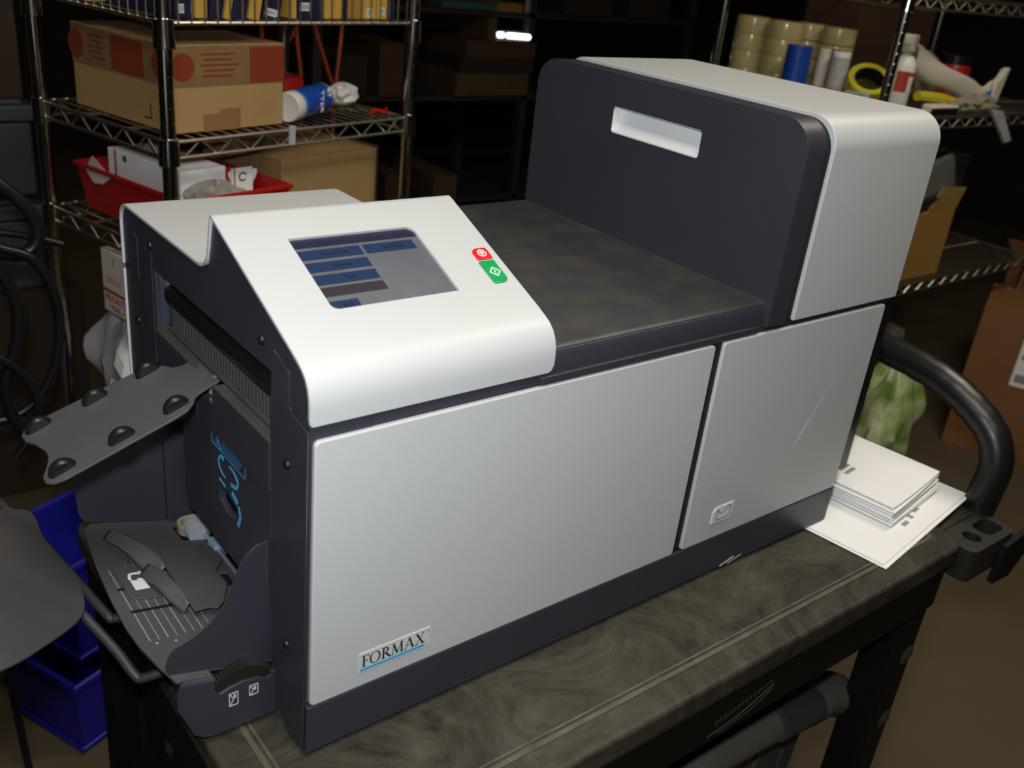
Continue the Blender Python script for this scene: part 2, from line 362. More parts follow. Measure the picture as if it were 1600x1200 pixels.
# scratches (fine marks in the paint)
scr = G()
for a, b, wd in (((.655,.15),(.695,.215),.0005), ((.66,.163),(.672,.185),.0004), ((.70,.22),(.708,.232),.0004)):
    scr.prism([tuple(p) for p in seg(a, b, wd)], 1, -0.00008, 0.0)
for a, b, wd in (((.560,.006),(.585,.012),.0022), ((.575,.0045),(.60,.010),.0012)):
    scr.prism([tuple(p) for p in seg(a, b, wd)], 1, -0.00012, 0.0)
P2('scratch', scr, mat('scratch_pale', (0.8, 0.8, 0.8), 0.5), pr_)

# console cover: one bent sheet, open where the screen sits
YS0, YS1, XS0, XS1 = 0.0640, 0.1458, 0.0497, 0.1725
def slope_z(y): return 0.3847+0.415*(y-0.0315)
XC0, XC1 = -0.002, 0.238
prof = [(0.0015, 0.3335)]+[(0.0015, 0.340), (0.0015, 0.348), (0.0022, 0.356), (0.0046, 0.3645), (0.0090, 0.3715), (0.0150, 0.3766), (0.0220, 0.3803)]
prof += [(0.0315, slope_z(0.0315)), (YS0, slope_z(YS0))]
hi = [(YS1, slope_z(YS1)), (0.178, slope_z(0.178)), (0.1818, 0.4467), (0.1845, 0.4463), (0.1853, 0.443), (0.188, 0.4325), (0.1912, 0.4175), (0.1938, 0.4095), (0.1972, 0.4035), (0.2020, 0.3992), (0.2080, 0.3968), (0.2150, 0.3960), (0.26, 0.396), (0.40, 0.396)]
hi += [(0.4045+0.022*math.sin(math.radians(a)), 0.374+0.022*math.cos(math.radians(a))) for a in (0, 15, 30, 45, 60, 75, 90)]
hi += [(0.4265, 0.328)]
def rows(ps, x0=XC0, x1=XC1): return [(y, z, x0, x1) for y, z in ps]
cc = G()
low = rows(prof)
low[0] = (low[0][0], low[0][1], XC0+0.003, XC1-0.006); low.insert(1, (0.0015, 0.3350, XC0+0.0008, XC1-0.0025)); low[2] = (0.0015, 0.340, XC0, XC1)
cc.sheet(low, -0.0025); cc.sheet(rows(hi), -0.0025)
mid = [(YS0, slope_z(YS0)), (YS1, slope_z(YS1))]
cc.sheet(rows(mid, XC0, XS0), -0.0025); cc.sheet(rows(mid, XS1, XC1), -0.0025)
cover = mp('console_cover', cc, WHITE, 0.0, smooth=35)
mp('rear_panel', G().box(-0.002, 0.238, 0.4235, 0.4265, 0.02, 0.322), WHITE, 0.001)
# fillets of the screen opening at two corners
sd = Vector((0, 1, 0.415)).normalized(); sn = Vector((0, -0.415, 1)).normalized()
SF = frame4((XS0, YS0, slope_z(YS0)), (1, 0, 0), sd)          # screen frame: x right, y up the slope, z out
SW = XS1-XS0; SHh = (YS1-YS0)*math.sqrt(1+0.415**2)
fl = G()
for (cx, cy, a) in ((0, 0, 180), (SW, SHh, 0)):
    r = 0.007; sg = 1 if a == 180 else -1
    pts = [(cx, cy)]+arc(cx+sg*r, cy+sg*r, r, a, a+90, 6)
    fl.prism(pts, 2, -0.0024, -0.0001)
fl.move(SF); ob('screen_fillet', fl, WHITE, cover, smooth=0)
scn = mp('touch_screen', G().box(-0.002, SW+0.002, -0.002, SHh+0.002, -0.004, -0.0026).move(SF), SCREEN, 0)
def sc(name, x0, x1, y0, y1, M, body=None):
    ob(name, G().box(x0, x1, y0, y1, -0.0026, -0.0024).move(SF), M, scn, smooth=0)
    if body: text_mesh(body, 0.0062, SCRTXT, 'screen_text', scn, SF @ Matrix.Translation(((x0+x1)/2+0.004, (y0+y1)/2, -0.0023)), 0.00005, 0.9)
sc('screen_title_bar', 0, SW, SHh-0.0112, SHh, SCRNAVY)
sc('screen_button', 0.0, 0.061, SHh-0.0265, SHh-0.0145, SCRBLUE, 'Current Job')
sc('screen_button', 0.064, 0.115, SHh-0.0265, SHh-0.0145, SCRBLUE, 'Job menu')
sc('screen_button', 0.0, 0.061, SHh-0.0420, SHh-0.0300, SCRBLUE, 'Options')
sc('screen_button', 0.0, 0.061, SHh-0.0575, SHh-0.0455, SCRBLUE, 'Test')
sc('screen_bar', 0.0, 0.061, SHh-0.0715, SHh-0.0605, SCRDARK)
sc('screen_button', 0.0, 0.028, 0.0, 0.0115, SCRBLUE, 'Back')
# keys: red stop and green start
def key(name, x0, x1, y0, y1, r, M):
    g = G(); P0 = [Vector((XS0, YS0, slope_z(YS0)))]
    u0, u1 = x0-XS0, x1-XS0; k = math.sqrt(1+0.415**2); v0, v1 = (y0-YS0)*k, (y1-YS0)*k
    g.prism(rrect(u0, u1, v0, v1, r), 2, -0.0005, 0.0018); g.move(SF)
    return ob(name, g, M, mach, 0.0007), ((u0+u1)/2, (v0+v1)/2)
kr, cr = key('stop_key', 0.2130, 0.2300, 0.0942, 0.1082, [0.0015, 0.0015, 0.0028, 0.0058], REDB)
kg, cg = key('start_key', 0.2118, 0.2288, 0.0648, 0.0922, [0.0022, 0.0062, 0.0012, 0.0012], GRNB)
kr['label'] = 'red stop key'; kg['label'] = 'green start key'
ic = G()
for q in ring(cr[0], cr[1], 0.0048, 0.0048, 0.0011, 0.0011, 0, 360, 18): ic.prism(q, 2, 0.0018, 0.0020)
for a, b in (((-.002,.0015),(.002,.0015)), ((-.002,.0015),(0,-.0022)), ((.002,.0015),(0,-.0022))): ic.prism([(p.x+cr[0], p.y+cr[1]) for p in seg(a, b, 0.0011)], 2, 0.0018, 0.00205)
P2('stop_symbol', ic.move(SF), WHITEINK, kr)
ic = G(); d = 0.0056
for a, b in (((0,d),(d,0)), ((d,0),(0,-d)), ((0,-d),(-d,0)), ((-d,0),(0,d)), ((0,-.002),(0,.0022))): ic.prism([(p.x+cg[0], p.y+cg[1]-0.001) for p in seg(a, b, 0.0011)], 2, 0.0018, 0.00202)
P2('start_symbol', ic.move(SF), WHITEINK, kg)

# document table between console and tower
mp('table_lip', G().prism([(0.0042, 0.3225), (0.0032, 0.347), (0.0060, 0.3525), (0.02, 0.3530), (0.02, 0.3225)], 0, 0.20, 0.544), DARK, 0.001)
mp('feed_table', G().prism([(0.021, 0.322), (0.021, 0.350), (0.0060, 0.3530), (0.0085, 0.3550), (0.012, 0.3555), (0.428, 0.3555), (0.432, 0.350), (0.432, 0.322)], 0, 0.20, 0.546), DUSTY, 0.001)
mp('table_ledge', G().box(0.225, 0.530, 0.0005, 0.02, 0.3225, 0.3300), DARK, 0.001)
mp('console_support', G().box(0.020, 0.236, 0.0065, 0.05, 0.318, 0.352), DARK, 0.001)
# tower: charcoal shell with recessed grip, light grey cover behind it
sh = mp('tower_shell', G().prism(rrect(-0.001, 0.428, 0.3275, 0.5465, [0, 0, 0.033, 0.033], 8), 0, 0.5415, 0.5735, [rrect(0.1385, 0.2815, 0.4785, 0.5095, 0.004, 3)]), DARK, 0.009, seg=5, smooth=50)
# (the grip hole needs a crisp edge, so the bevel is limited by the weight of the outer edges only)
sh.modifiers['bevel'].limit_method = 'WEIGHT'
me = sh.data; at = me.attributes.new('bevel_weight_edge', 'FLOAT', 'EDGE')
for e in me.edges:
    a, b = [me.vertices[i].co for i in e.vertices]
    on = lambda p: not (0.13 < p.y < 0.29 and 0.47 < p.z < 0.515)
    if on(a) and on(b) and abs(a.x-0.5415) < 1e-4 and abs(b.x-0.5415) < 1e-4:
        mid_in = (abs(a.y-b.y) < 1e-4 and (min(a.y, a.y) < 0.001 or a.y > 0.42)) or (abs(a.z-b.z) < 1e-4 and a.z > 0.54) or ((a-b).length < 0.02 and a.z > 0.50)
        at.data[e.index].value = 1.0 if mid_in else 0.0
cup = G()
cup.prism([(0.5425, 0.5085), (0.5560, 0.5065), (0.5600, 0.5065), (0.5600, 0.5105), (0.5425, 0.5105)], 1, 0.138, 0.282)
cup.box(0.5560, 0.5600, 0.138, 0.282, 0.4775, 0.5105)
cup.prism([(0.5425, 0.4775), (0.5600, 0.4775), (0.5600, 0.4915), (0.5550, 0.4895), (0.5425, 0.4800)], 1, 0.138, 0.282)
for y in (0.1378, 0.2807): cup.box(0.5425, 0.5600, y, y+0.0015, 0.4775, 0.5105)
mp('grip_cup', cup, mat('grip_white', (0.74, 0.755, 0.77), 0.4), 0, smooth=0)
tp = [(0.0, 0.3275)]+arc(0.034, 0.5150, 0.034, 180, 90, 10)+arc(0.398, 0.519, 0.030, 90, 0, 8)+[(0.428, 0.3275)]
mp('tower_cover', G().prism(tp, 0, 0.5895, 0.7970), WHITE, 0.0014, smooth=50)
mp('tower_gap_fill', G().prism([(y*0.985+0.0045, z-0.0045 if z > 0.33 else z) for y, z in tp], 0, 0.574, 0.592), GAP, 0)  # near-black filler stands in for the shade in the gap beside the shell
mp('tower_base_gap', G().box(0.56, 0.79, 0.004, 0.42, 0.318, 0.330), GAP, 0)

# left end frame: front column, top beam, rear column in one plate
beam = [(0.004, 0.0), (0.034, 0.0), (0.062, 0.020), (0.0695, 0.05), (0.0695, 0.3500), (0.333, 0.3500), (0.333, 0.02), (0.4225, 0.02), (0.4225, 0.372)]
beam += [(0.4045+0.018*math.cos(math.radians(a)), 0.3735+0.0195*math.sin(math.radians(a))) for a in (20, 45, 70, 90)]
beam += [(0.205, 0.3935), (0.198, 0.396), (0.194, 0.401), (0.1835, 0.4425), (0.179, 0.4425), (0.0315, 0.3815), (0.018, 0.3755), (0.010, 0.3690), (0.0055, 0.361), (0.0042, 0.350)]
mp('end_frame', G().prism(beam, 0, 0.0, 0.055), DARK, 0.0008)
mp('corner_plate', G().prism([(0.0050, 0.002), (0.033, 0.002), (0.0605, 0.021), (0.0685, 0.05), (0.0685, 0.366), (0.064, 0.3725), (0.0395, 0.3655), (0.0365, 0.361), (0.0355, 0.335), (0.0330, 0.3325), (0.0065, 0.3275), (0.0050, 0.325)], 0, -0.0016, 0.0), DARK, 0.0008)
mp('inner_flange', G().box(-0.001, 0.02, 0.069, 0.0715, 0.238, 0.330), DARK, 0.0004)
mp('side_strip', G().prism([(0.338, 0.02), (0.372, 0.02), (0.372, 0.355), (0.364, 0.366), (0.338, 0.366)], 0, -0.0012, 0.0), DARK, 0.0006)
mp('side_strip', G().prism([(0.378, 0.326), (0.392, 0.326), (0.392, 0.374), (0.378, 0.368)], 0, -0.0012, 0.0), DARK, 0.0006)
FOOTM = mat('grey_foot', (0.10, 0.10, 0.12), 0.5)
for x, y in ((0.62, 0.02), (0.62, 0.36), (0.08, 0.36)): mp('foot', G().lathe([(0.014, 0.0), (0.016, 0.002), (0.016, 0.008)], (x, y, 0), 2, 16), FOOTM, 0)
foot = mp('foot', G().box(0.002, 0.03, 0.006, 0.04, -0.0005, 0.006), mat('grey_foot', (0.10, 0.10, 0.12), 0.5), 0.001)
for y, z in ((0.3367, 0.3738), (0.0848, 0.3732), (0.384, 0.278), (0.0384, 0.2832), (0.038, 0.1018)):
    s_ = mp('screw', G().lathe([(0.0042, 0.0), (0.0042, -0.0012), (0.003, -0.0026), (0.001, -0.003)], (-0.0016, y, z), 0, 14), BLACK, 0)
    ob('screw_slot', G().lathe([(0.0012, -0.0018), (0.0012, -0.0034)], (-0.0010, y, z), 0, 8), STEEL, s_)
# opening: inner wall, bracket, black roller, comb, exit guides
mp('inner_wall', G().box(0.048, 0.055, 0.069, 0.334, 0.03, 0.351), GAP, 0)
mp('bracket', G().box(0.012, 0.014, 0.298, 0.333, 0.268, 0.349).box(0.004, 0.012, 0.3305, 0.333, 0.290, 0.345), mat('blued_steel', (0.10, 0.12, 0.17), 0.35, 0.6), 0.0006)
mp('bracket_tab', G().box(0.0095, 0.012, 0.310, 0.330, 0.3340, 0.3495).box(0.0095, 0.012, 0.296, 0.312, 0.296, 0.318), mat('bright_zinc', (0.42, 0.50, 0.56), 0.3, 0.5), 0.0004)
mp('exit_roller', G().lathe([(0.006, 0.070), (0.0105, 0.073), (0.0105, 0.308), (0.008, 0.316), (0.004, 0.318)], (0.0105, 0, 0.3315), 1, 20), BLACK, 0)
comb = G()
for i in range(34):
    y = 0.078+i*0.0068; comb.box(0.006, 0.034, y, y+0.0032, 0.2985, 0.3185)
mp('comb', comb, mat('comb_grey', (0.055, 0.053, 0.05), 0.6), 0)
mp('comb_bar', G().box(0.034, 0.040, 0.073, 0.315, 0.288, 0.314), BLACK, 0)
lip = mat('dusty_guide', (0.058, 0.056, 0.053), 0.6, var=0.3, vscale=25)
mp('ledge_plate', G().prism([(0.003, 0.2945), (0.034, 0.3010), (0.034, 0.3035), (0.003, 0.2975)], 1, 0.073, 0.31), lip, 0.0004)
def guide(y0, y1, cut0, cut1):
    g = G()
    g.prism([(-0.0025, 0.2395), (0.001, 0.2395), (0.001, 0.2890), (-0.0025, 0.2880)], 1, y0, y1)
    o = mp('exit_guide', g, DARK, 0.0006)
    f = G().add([(-0.0026, y0, 0.2880), (-0.0026, y1, 0.2880), (0.0065, y1-cut1, 0.2960), (0.0065, y0+cut0, 0.2960), (-0.0026, y0, 0.2862), (-0.0026, y1, 0.2862), (0.0065, y1-cut1, 0.2942), (0.0065, y0+cut0, 0.2942)],
        [(0,1,2,3), (7,6,5,4), (0,4,5,1), (1,5,6,2), (2,6,7,3), (3,7,4,0)])
    ob('guide_lip', f, lip, o, 0.0003)
guide(0.0705, 0.188, 0.0, 0.018); guide(0.226, 0.331, 0.014, 0.0)
mp('hinge_link', G().tube([(0.004, 0.20, 0.272), (0.006, 0.20, 0.292)], 0.003, 8).tube([(0.004, 0.208, 0.270), (0.006, 0.208, 0.286)], 0.002, 8), STEEL, 0)
mp('guide_bridge', G().box(-0.002, 0.006, 0.186, 0.228, 0.2385, 0.268), DARK, 0.0006)
# lower door with printed marks
door = mp('lower_door', G().prism([(0.0705, 0.118), (0.0705, 0.2375), (0.271, 0.2375), (0.272, 0.130), (0.262, 0.118)], 0, -0.0005, 0.006, [[(0.182, 0.183), (0.182, 0.171), (0.168, 0.1645), (0.148, 0.1655), (0.1415, 0.182), (0.170, 0.187)]]), DARK, 0.0006)
ob('door_pocket', G().box(0.016, 0.02, 0.13, 0.195, 0.155, 0.195), mat('pocket_steel', (0.08, 0.08, 0.10), 0.4, 0.4), door)
def dprint(name, strokes, M=SKY, w0=0.0012):
    g = G()
    for st in strokes:
        a, b = st[0], st[1]; wd = st[2] if len(st) > 2 else w0
        g.prism([tuple(p) for p in seg(a, b, wd)], 0, -0.0008, -0.0005)
    return P2(name, g, M, door)
dprint('warning_frame', [((.1975,.2355),(.1975,.2255)), ((.1975,.2255),(.1235,.2235)), ((.1235,.2235),(.1215,.2365)), ((.193,.2268),(.176,.2262)), ((.193,.2268),(.184,.2365)), ((.184,.2365),(.176,.2262)), ((.185,.233),(.184,.2285),.002)], mat('print_blue', (0.05, 0.22, 0.45), 0.5), 0.0009)
dprint('warning_text', [((.174, z), (.128+k*0.002, z-0.0008)) for k, z in enumerate((.2362,.2340,.2318,.2296,.2274))], mat('print_blue_dim', (0.03, 0.13, 0.30), 0.5), 0.0008)
def curve2(name, pts, w0, w1):
    pts = [p[:2] for p in spline([(a, b, 0) for a, b in pts], 5)]; g = G(); n = len(pts)
    for i in range(n-1):
        wd = w0+(w1-w0)*i/(n-1)
        g.prism([tuple(p) for p in seg(pts[i], pts[i+1], wd)], 0, -0.0008, -0.0005)
    return P2(name, g, SKY, door)
curve2('print_arrow', [(.1705,.2195), (.1765,.2195), (.1825,.2130), (.1790,.2050), (.1675,.2010)], 0.0040, 0.0012)
curve2('print_arrow', [(.1575,.2185), (.1475,.2170), (.1395,.2105), (.1430,.2035), (.1540,.2010)], 0.0016, 0.0044)
dprint('print_dash', [((.182,.1935),(.1675,.1915),.002), ((.153,.1930),(.1405,.1880),.005)])
curve2('print_mark', [(.1385,.1865), (.1352,.1760), (.1405,.1640)], 0.0024, 0.0050)
# cavity below the door with feed rollers
mp('cavity_floor', G().box(0.004, 0.05, 0.0705, 0.333, 0.004, 0.046), GAP, 0)
mp('feed_belt', G().prism([p for p in ring(0.018, 0.318, 0.018, 0.012, 0.004, 0.004, 0, 0.01, 1)[0]] if False else rrect(0.004, 0.034, 0.302, 0.328, 0.012), 2, 0.050, 0.062, [rrect(0.009, 0.029, 0.306, 0.324, 0.008)]), mat('cream_belt', (0.34, 0.31, 0.20), 0.6), 0.0008)
mp('feed_roller', G().lathe([(0.004, 0.292), (0.012, 0.292), (0.013, 0.296), (0.013, 0.308), (0.004, 0.310)], (0.020, 0, 0.058), 1, 18), mat('pale_grey_roller', (0.38, 0.39, 0.42), 0.5), 0)
mp('feed_roller', G().lathe([(0.003, 0.255), (0.010, 0.257), (0.010, 0.272), (0.003, 0.274)], (0.030, 0, 0.056), 1, 18), mat('pale_blue_roller', (0.22, 0.32, 0.42), 0.5), 0)
mp('roller_shaft', G().tube([(0.026, 0.10, 0.056), (0.026, 0.31, 0.056)], 0.003, 8), STEEL, 0)

# paper chute: the tongue with six rollers
def tz(x): return 0.2885+0.42*x
tn = [(0.006, 0.190), (-0.013, 0.189), (-0.019, 0.186), (-0.0225, 0.180), (-0.030, 0.1745), (-0.040, 0.1735), (-0.134, 0.179), (-0.143, 0.183), (-0.1475, 0.190), (-0.1475, 0.199), (-0.141, 0.211), (-0.1365, 0.222), (-0.1355, 0.234), (-0.139, 0.252), (-0.1445, 0.266), (-0.1455, 0.277), (-0.141, 0.286), (-0.134, 0.289), (-0.036, 0.277), (-0.026, 0.272), (-0.020, 0.262), (-0.015, 0.250), (-0.008, 0.2455), (0.006, 0.244)]
SH3 = Matrix(((1,0,0,0),(0,1,0,0),(0.42,0,1,0.2885),(0,0,0,1)))
chute = mp('paper_chute', G().prism(tn, 2, -0.0024, 0.0).move(SH3), TRAYG, 0.0006)
ck = [p for p in tn[3:9]]
for x, y in ((-.033,.266), (-.081,.270), (-.130,.276), (-.035,.188), (-.083,.189), (-.132,.193)):
    z = tz(x)
    r_ = ob('chute_roller', G().lathe([(0.004, -0.0050), (0.0098, -0.0046), (0.0120, -0.0022), (0.0126, 0.0), (0.0120, 0.0022), (0.0098, 0.0046), (0.004, 0.0050)], (x, y, z-0.0015), 1, 20), BLACK, chute)
# envelope deck in front of the opening
def dz(x): return 0.0557-0.261*x
DK = Matrix(((1,0,0,0),(0,1,0,0),(-0.261,0,1,0.0557),(0,0,0,1)))
de = [(0.03, 0.0760), (-0.0045, 0.0760), (-0.0045, 0.0755), (-0.0580, 0.0755), (-0.0580, 0.0625), (-0.078, 0.0625), (-0.090, 0.066), (-0.0955, 0.085), (-0.102, 0.12), (-0.104, 0.15), (-0.103, 0.19), (-0.099, 0.25), (-0.093, 0.30), (-0.090, 0.325), (-0.080, 0.338), (0.0, 0.338), (0.03, 0.33)]
deck = mp('envelope_deck', G().prism(de, 2, -0.003, 0.0, [rrect(0.0005, 0.034-0.006, 0.292, 0.326, 0.003, 2), rrect(0.005, 0.022, 0.20, 0.225, 0.001, 1)]).move(DK), TRAYG, 0.0006)
# fascia below the deck with the slot for the thumb wheel
fa = [(0.0, 0.054), (0.0, 0.0055), (-0.058, 0.0055), (-0.070, 0.0085), (-0.078, 0.0160), (-0.0915, 0.052), (-0.0905, 0.068), (-0.0865, 0.0765)]
fa += [(-0.0575, dz(-0.0575)-0.0012), (-0.0585, 0.0585), (-0.054, 0.0515), (-0.045, 0.0545), (-0.032, 0.0560), (-0.018, 0.0540), (-0.0085, 0.0490), (-0.0055, 0.0520), (-0.0060, 0.0560)]
fas = mp('deck_fascia', G().prism(fa, 1, 0.060, 0.0645), DARK, 0.0008)
mp('deck_bend', G().tube([(-0.0865, 0.0640, dz(-0.0865)-0.0030), (-0.058, 0.0640, dz(-0.058)-0.0030)], 0.0032, 10), DARK, 0)
mp('deck_underside', G().prism([(0.03, 0.0), (0.03, 0.042), (-0.085, 0.070), (-0.085, 0.055), (-0.06, 0.0)], 1, 0.075, 0.32), BLACK, 0.002)
wh = G(); nt_ = 64; vs = []
pf = []
for i in range(nt_*2):
    a = 2*math.pi*i/(nt_*2); r = 0.0345 if i % 2 else 0.0332
    pf.append((-0.032+r*math.cos(a), 0.0360+r*math.sin(a)))
mp('thumb_wheel', wh.prism(pf, 1, 0.0625, 0.0735), mat('wheel_black', (0.013, 0.012, 0.010), 0.5), 0)
def sym(x0, x1, z0, z1):
    g = G(); t = 0.0009
    for a, b in (((x0,z0),(x1,z0)), ((x1,z0),(x1,z1)), ((x1,z1),(x0,z1)), ((x0,z1),(x0,z0)), ((x0+.001,z1-.001),((x0+x1)/2,(z0+z1)/2)), (((x0+x1)/2,(z0+z1)/2),(x0+.001,z0+.001))):
        g.prism([tuple(p) for p in seg(a, b, t)], 1, 0.0597, 0.060)
    g.box(x1-0.004, x1-0.0018, 0.0597, 0.060, z1-0.0062, z1-0.0020)
    P2('envelope_symbol', g, mat('symbol_white', (0.55, 0.57, 0.62), 0.5), fas)
sym(-0.0455, -0.0375, 0.0335, 0.0475); sym(-0.0265, -0.0185, 0.0370, 0.0480)
# side guides
fg = spline([(-0.0825, 0.0, 0.0775), (-0.0905, 0.0, 0.0800), (-0.0945, 0.0, 0.0870), (-0.0925, 0.0, 0.0975), (-0.086, 0.0, 0.1065), (-0.0705, 0.0, 0.1120), (-0.0515, 0.0, 0.1240), (-0.0400, 0.0, 0.1400), (-0.0300, 0.0, 0.1650), (-0.0260, 0.0, 0.1740), (-0.0165, 0.0, 0.1840), (-0.0050, 0.0, 0.1878), (0.02, 0.0, 0.1885)], 4)
fgp = [(p[0], p[2]) for p in fg]+[(0.02, dz(0.02))]
g1 = mp('side_guide', G().prism(fgp, 1, 0.0745, 0.0760), DARK, 0.0005); g1['label'] = 'curved front side guide of the envelope deck'
g2p = [(-0.070, dz(-0.07))]+arc(-0.0725, dz(-0.075)+0.018, 0.0175, 270, 180, 6)+[(-0.092, 0.125), (-0.084, 0.15), (-0.060, 0.21), (-0.045, 0.235), (0.03, 0.235), (0.03, dz(0.03))]
g2 = mp('side_guide', G().prism(g2p, 1, 0.3385, 0.3400), DARK, 0.0005); g2['label'] = 'rear side guide of the envelope deck'
# scale lines, slider with arrow sign, flap arms on the deck
sl = mat('pale_scale', (0.30, 0.31, 0.33), 0.5)
ln = G()
for k in range(8):
    x = -0.0905+k*0.0085; y0 = 0.125+0.0015*k; y1 = 0.245+0.003*k
    ln.prism([tuple(p) for p in seg((x, y0), (x+0.001, y1), 0.0007 if k % 2 else 0.0011)], 2, 0.0, 0.0002)
for k in range(4): ln.prism(arc(-0.086+k*0.0170, 0.1215, 0.0014, 0, 300, 8), 2, 0.0, 0.0002)
ob('scale_line', ln.move(DK), sl, deck, smooth=0)
sg_ = G()
for k in range(2): sg_.prism([tuple(p) for p in seg((-0.092, 0.172+k*0.038), (-0.042, 0.178+k*0.038), 0.004)], 2, 0.0, 0.0003)
ob('deck_slot', sg_.move(DK), GAP, deck, smooth=0)
sli = ob('slider', G().prism(rrect(-0.086, -0.052, 0.190, 0.246, 0.004), 2, 0.0004, 0.0022).move(DK), TRAYG, deck, 0.0005)
ar = G()
ar.prism([(-0.0770, 0.2040), (-0.0630, 0.2060), (-0.0635, 0.2240), (-0.0690, 0.2240), (-0.0700, 0.2210), (-0.0770, 0.2210)], 2, 0.0022, 0.0025)
pts = [p[:2] for p in spline([(-0.0765, 0.2225, 0), (-0.0735, 0.2320, 0), (-0.0640, 0.2330, 0)], 5)]
for i in range(len(pts)-1): ar.prism([tuple(p) for p in seg(pts[i], pts[i+1], 0.003)], 2, 0.0022, 0.0025)
ar.prism([(-0.0645, 0.2285), (-0.0580, 0.2325), (-0.0645, 0.2375)], 2, 0.0022, 0.0025)
ob('arrow_sign', ar.move(DK), WHITEINK, deck, smooth=0)
plate = [(-0.041, 0.149), (-0.026, 0.153), (-0.018, 0.150), (-0.008, 0.160), (0.008, 0.19), (0.006, 0.215), (0.022, 0.235), (0.020, 0.262), (0.0, 0.272), (-0.03, 0.262), (-0.040, 0.235)]
mp('pressure_plate', G().prism(plate, 2, 0.0085, 0.0105).move(DK), TRAYG, 0.0005)
def arm(p0, p1, w0, w1, rise, name='flap_arm'):
    def fn(u, v):
        x = p0[0]+(p1[0]-p0[0])*u; y = p0[1]+(p1[1]-p0[1])*u
        wd = w0+(w1-w0)*u; wd *= (0.35+0.65*min(1, math.sin(math.pi*min(1, max(0.0, u*0.92+0.06)))*1.6))
        return (x+wd*(v-0.5), y, dz(x)+0.003+rise*math.sin(math.pi*min(u, 1))*(1-0.5*v)+0.010*v)
    return mp(name, G().grid(fn, 14, 4), BLACK if False else TRAYG, 0, solid=0.0015, smooth=60)
arm((-0.074, 0.300), (-0.046, 0.222), 0.013, 0.022, 0.010)
arm((-0.060, 0.232), (-0.046, 0.158), 0.016, 0.012, 0.008)
# catch tray on two wire arms beyond the deck
CT = Matrix(((1,0,0,0),(0,1,0,0),(-0.8,0,1,-0.0195),(0,0,0,1)))
ct = spline([(-0.46, 0.36, 0), (-0.20, 0.345, 0), (-0.150, 0.365, 0), (-0.131, 0.376, 0), (-0.126, 0.362, 0), (-0.1285, 0.322, 0), (-0.122, 0.282, 0), (-0.1165, 0.255, 0), (-0.119, 0.225, 0), (-0.134, 0.176, 0), (-0.178, 0.110, 0), (-0.222, 0.055, 0), (-0.30, -0.02, 0), (-0.46, -0.10, 0)], 5)
catch = mp('catch_tray', G().prism([p[:2] for p in ct], 2, 0.0, 0.0022).move(CT), TRAYG, 0.0006)
ob('wire_arm', G().tube(spline([(-0.060, 0.13, 0.0360), (-0.096, 0.130, 0.0365), (-0.104, 0.134, 0.0410), (-0.112, 0.160, 0.054), (-0.132, 0.212, 0.078)], 6)+[(-0.17, 0.30, 0.112)], 0.0046, 10), mat('wire_charcoal', (0.035, 0.034, 0.038), 0.5), catch)
ob('wire_arm', G().tube(spline([(-0.060, 0.205, 0.050), (-0.097, 0.205, 0.0520), (-0.104, 0.212, 0.056), (-0.118, 0.265, 0.070), (-0.134, 0.330, 0.084)], 6)+[(-0.16, 0.40, 0.104)], 0.0046, 10), mat('wire_charcoal', (0.035, 0.034, 0.038), 0.5), catch)

# ------------------------------------------------------------------ papers lying beside the machine on the cart
def sheet_at(name, corner, u, v, L, W, z, t, label, group, marks=(), curl=0.0, cat='paper'):
    u = Vector((u[0], u[1], 0)).normalized(); v = Vector((v[0], v[1], 0)).normalized()
    th_ = thing(name, label, cat, (corner[0], corner[1], z), math.atan2(u.y, u.x), group)
    sgn = 1 if u.cross(v).z > 0 else -1
    def zc(a): return curl*(a-0.3)**2
    g = G(); nu = 8; vs = []; fs = []
    for k in range(nu+1):
        a = k/nu
        vs += [(a*L, 0, zc(a)), (a*L, sgn*W, zc(a)), (a*L, sgn*W, zc(a)+t), (a*L, 0, zc(a)+t)]
    for k in range(nu):
        for q in range(4): fs.append((4*k+q, 4*k+(q+1)%4, 4*k+4+(q+1)%4, 4*k+4+q))
    fs += [(3, 2, 1, 0), (4*nu, 4*nu+1, 4*nu+2, 4*nu+3)]
    ob('page', g.add(vs, fs), PAPER, th_, smooth=30)
    for (a0, a1, b0, b1) in marks:
        e = t+0.0003
        ob('print', G().add([(a0*L, sgn*b0*W, zc(a0)+e), (a1*L, sgn*b0*W, zc(a1)+e), (a1*L, sgn*b1*W, zc(a1)+e), (a0*L, sgn*b1*W, zc(a0)+e)], [(0,1,2,3)]), GREYINK, th_, smooth=0)
    return th_
PU_ = (0.990, 0.142); PV_ = (-0.142, 0.990)
GP = 'printed sheets in the pile beside the machine'
sheet_at('letter_sheet', (0.757, -0.112), PU_, PV_, 0.292, 0.212, 0.0006, 0.0010, 'lowest large white sheet of the paper pile, its corner near the cart edge', GP)
sheet_at('letter_sheet', (0.760, -0.106), PU_, PV_, 0.288, 0.212, 0.0026, 0.0010, 'upper large white sheet of the paper pile, right under the folded letters', GP, [(.40,.46,.10,.13), (.50,.53,.11,.15), (.57,.63,.13,.16), (.80,.90,.16,.24)])
PU2 = (0.985, 0.150); PV2 = (-0.150, 0.985)
n_l = 7
lab = ['folded letter at the very bottom of the folded letters in the paper pile', 'second lowest folded letter in the paper pile', 'third lowest folded letter in the paper pile', 'folded letter in the middle of the folded letters in the paper pile', 'third folded letter from the top of the paper pile', 'folded letter just under the topmost one of the paper pile', 'topmost folded letter of the paper pile, with grey print near the machine']
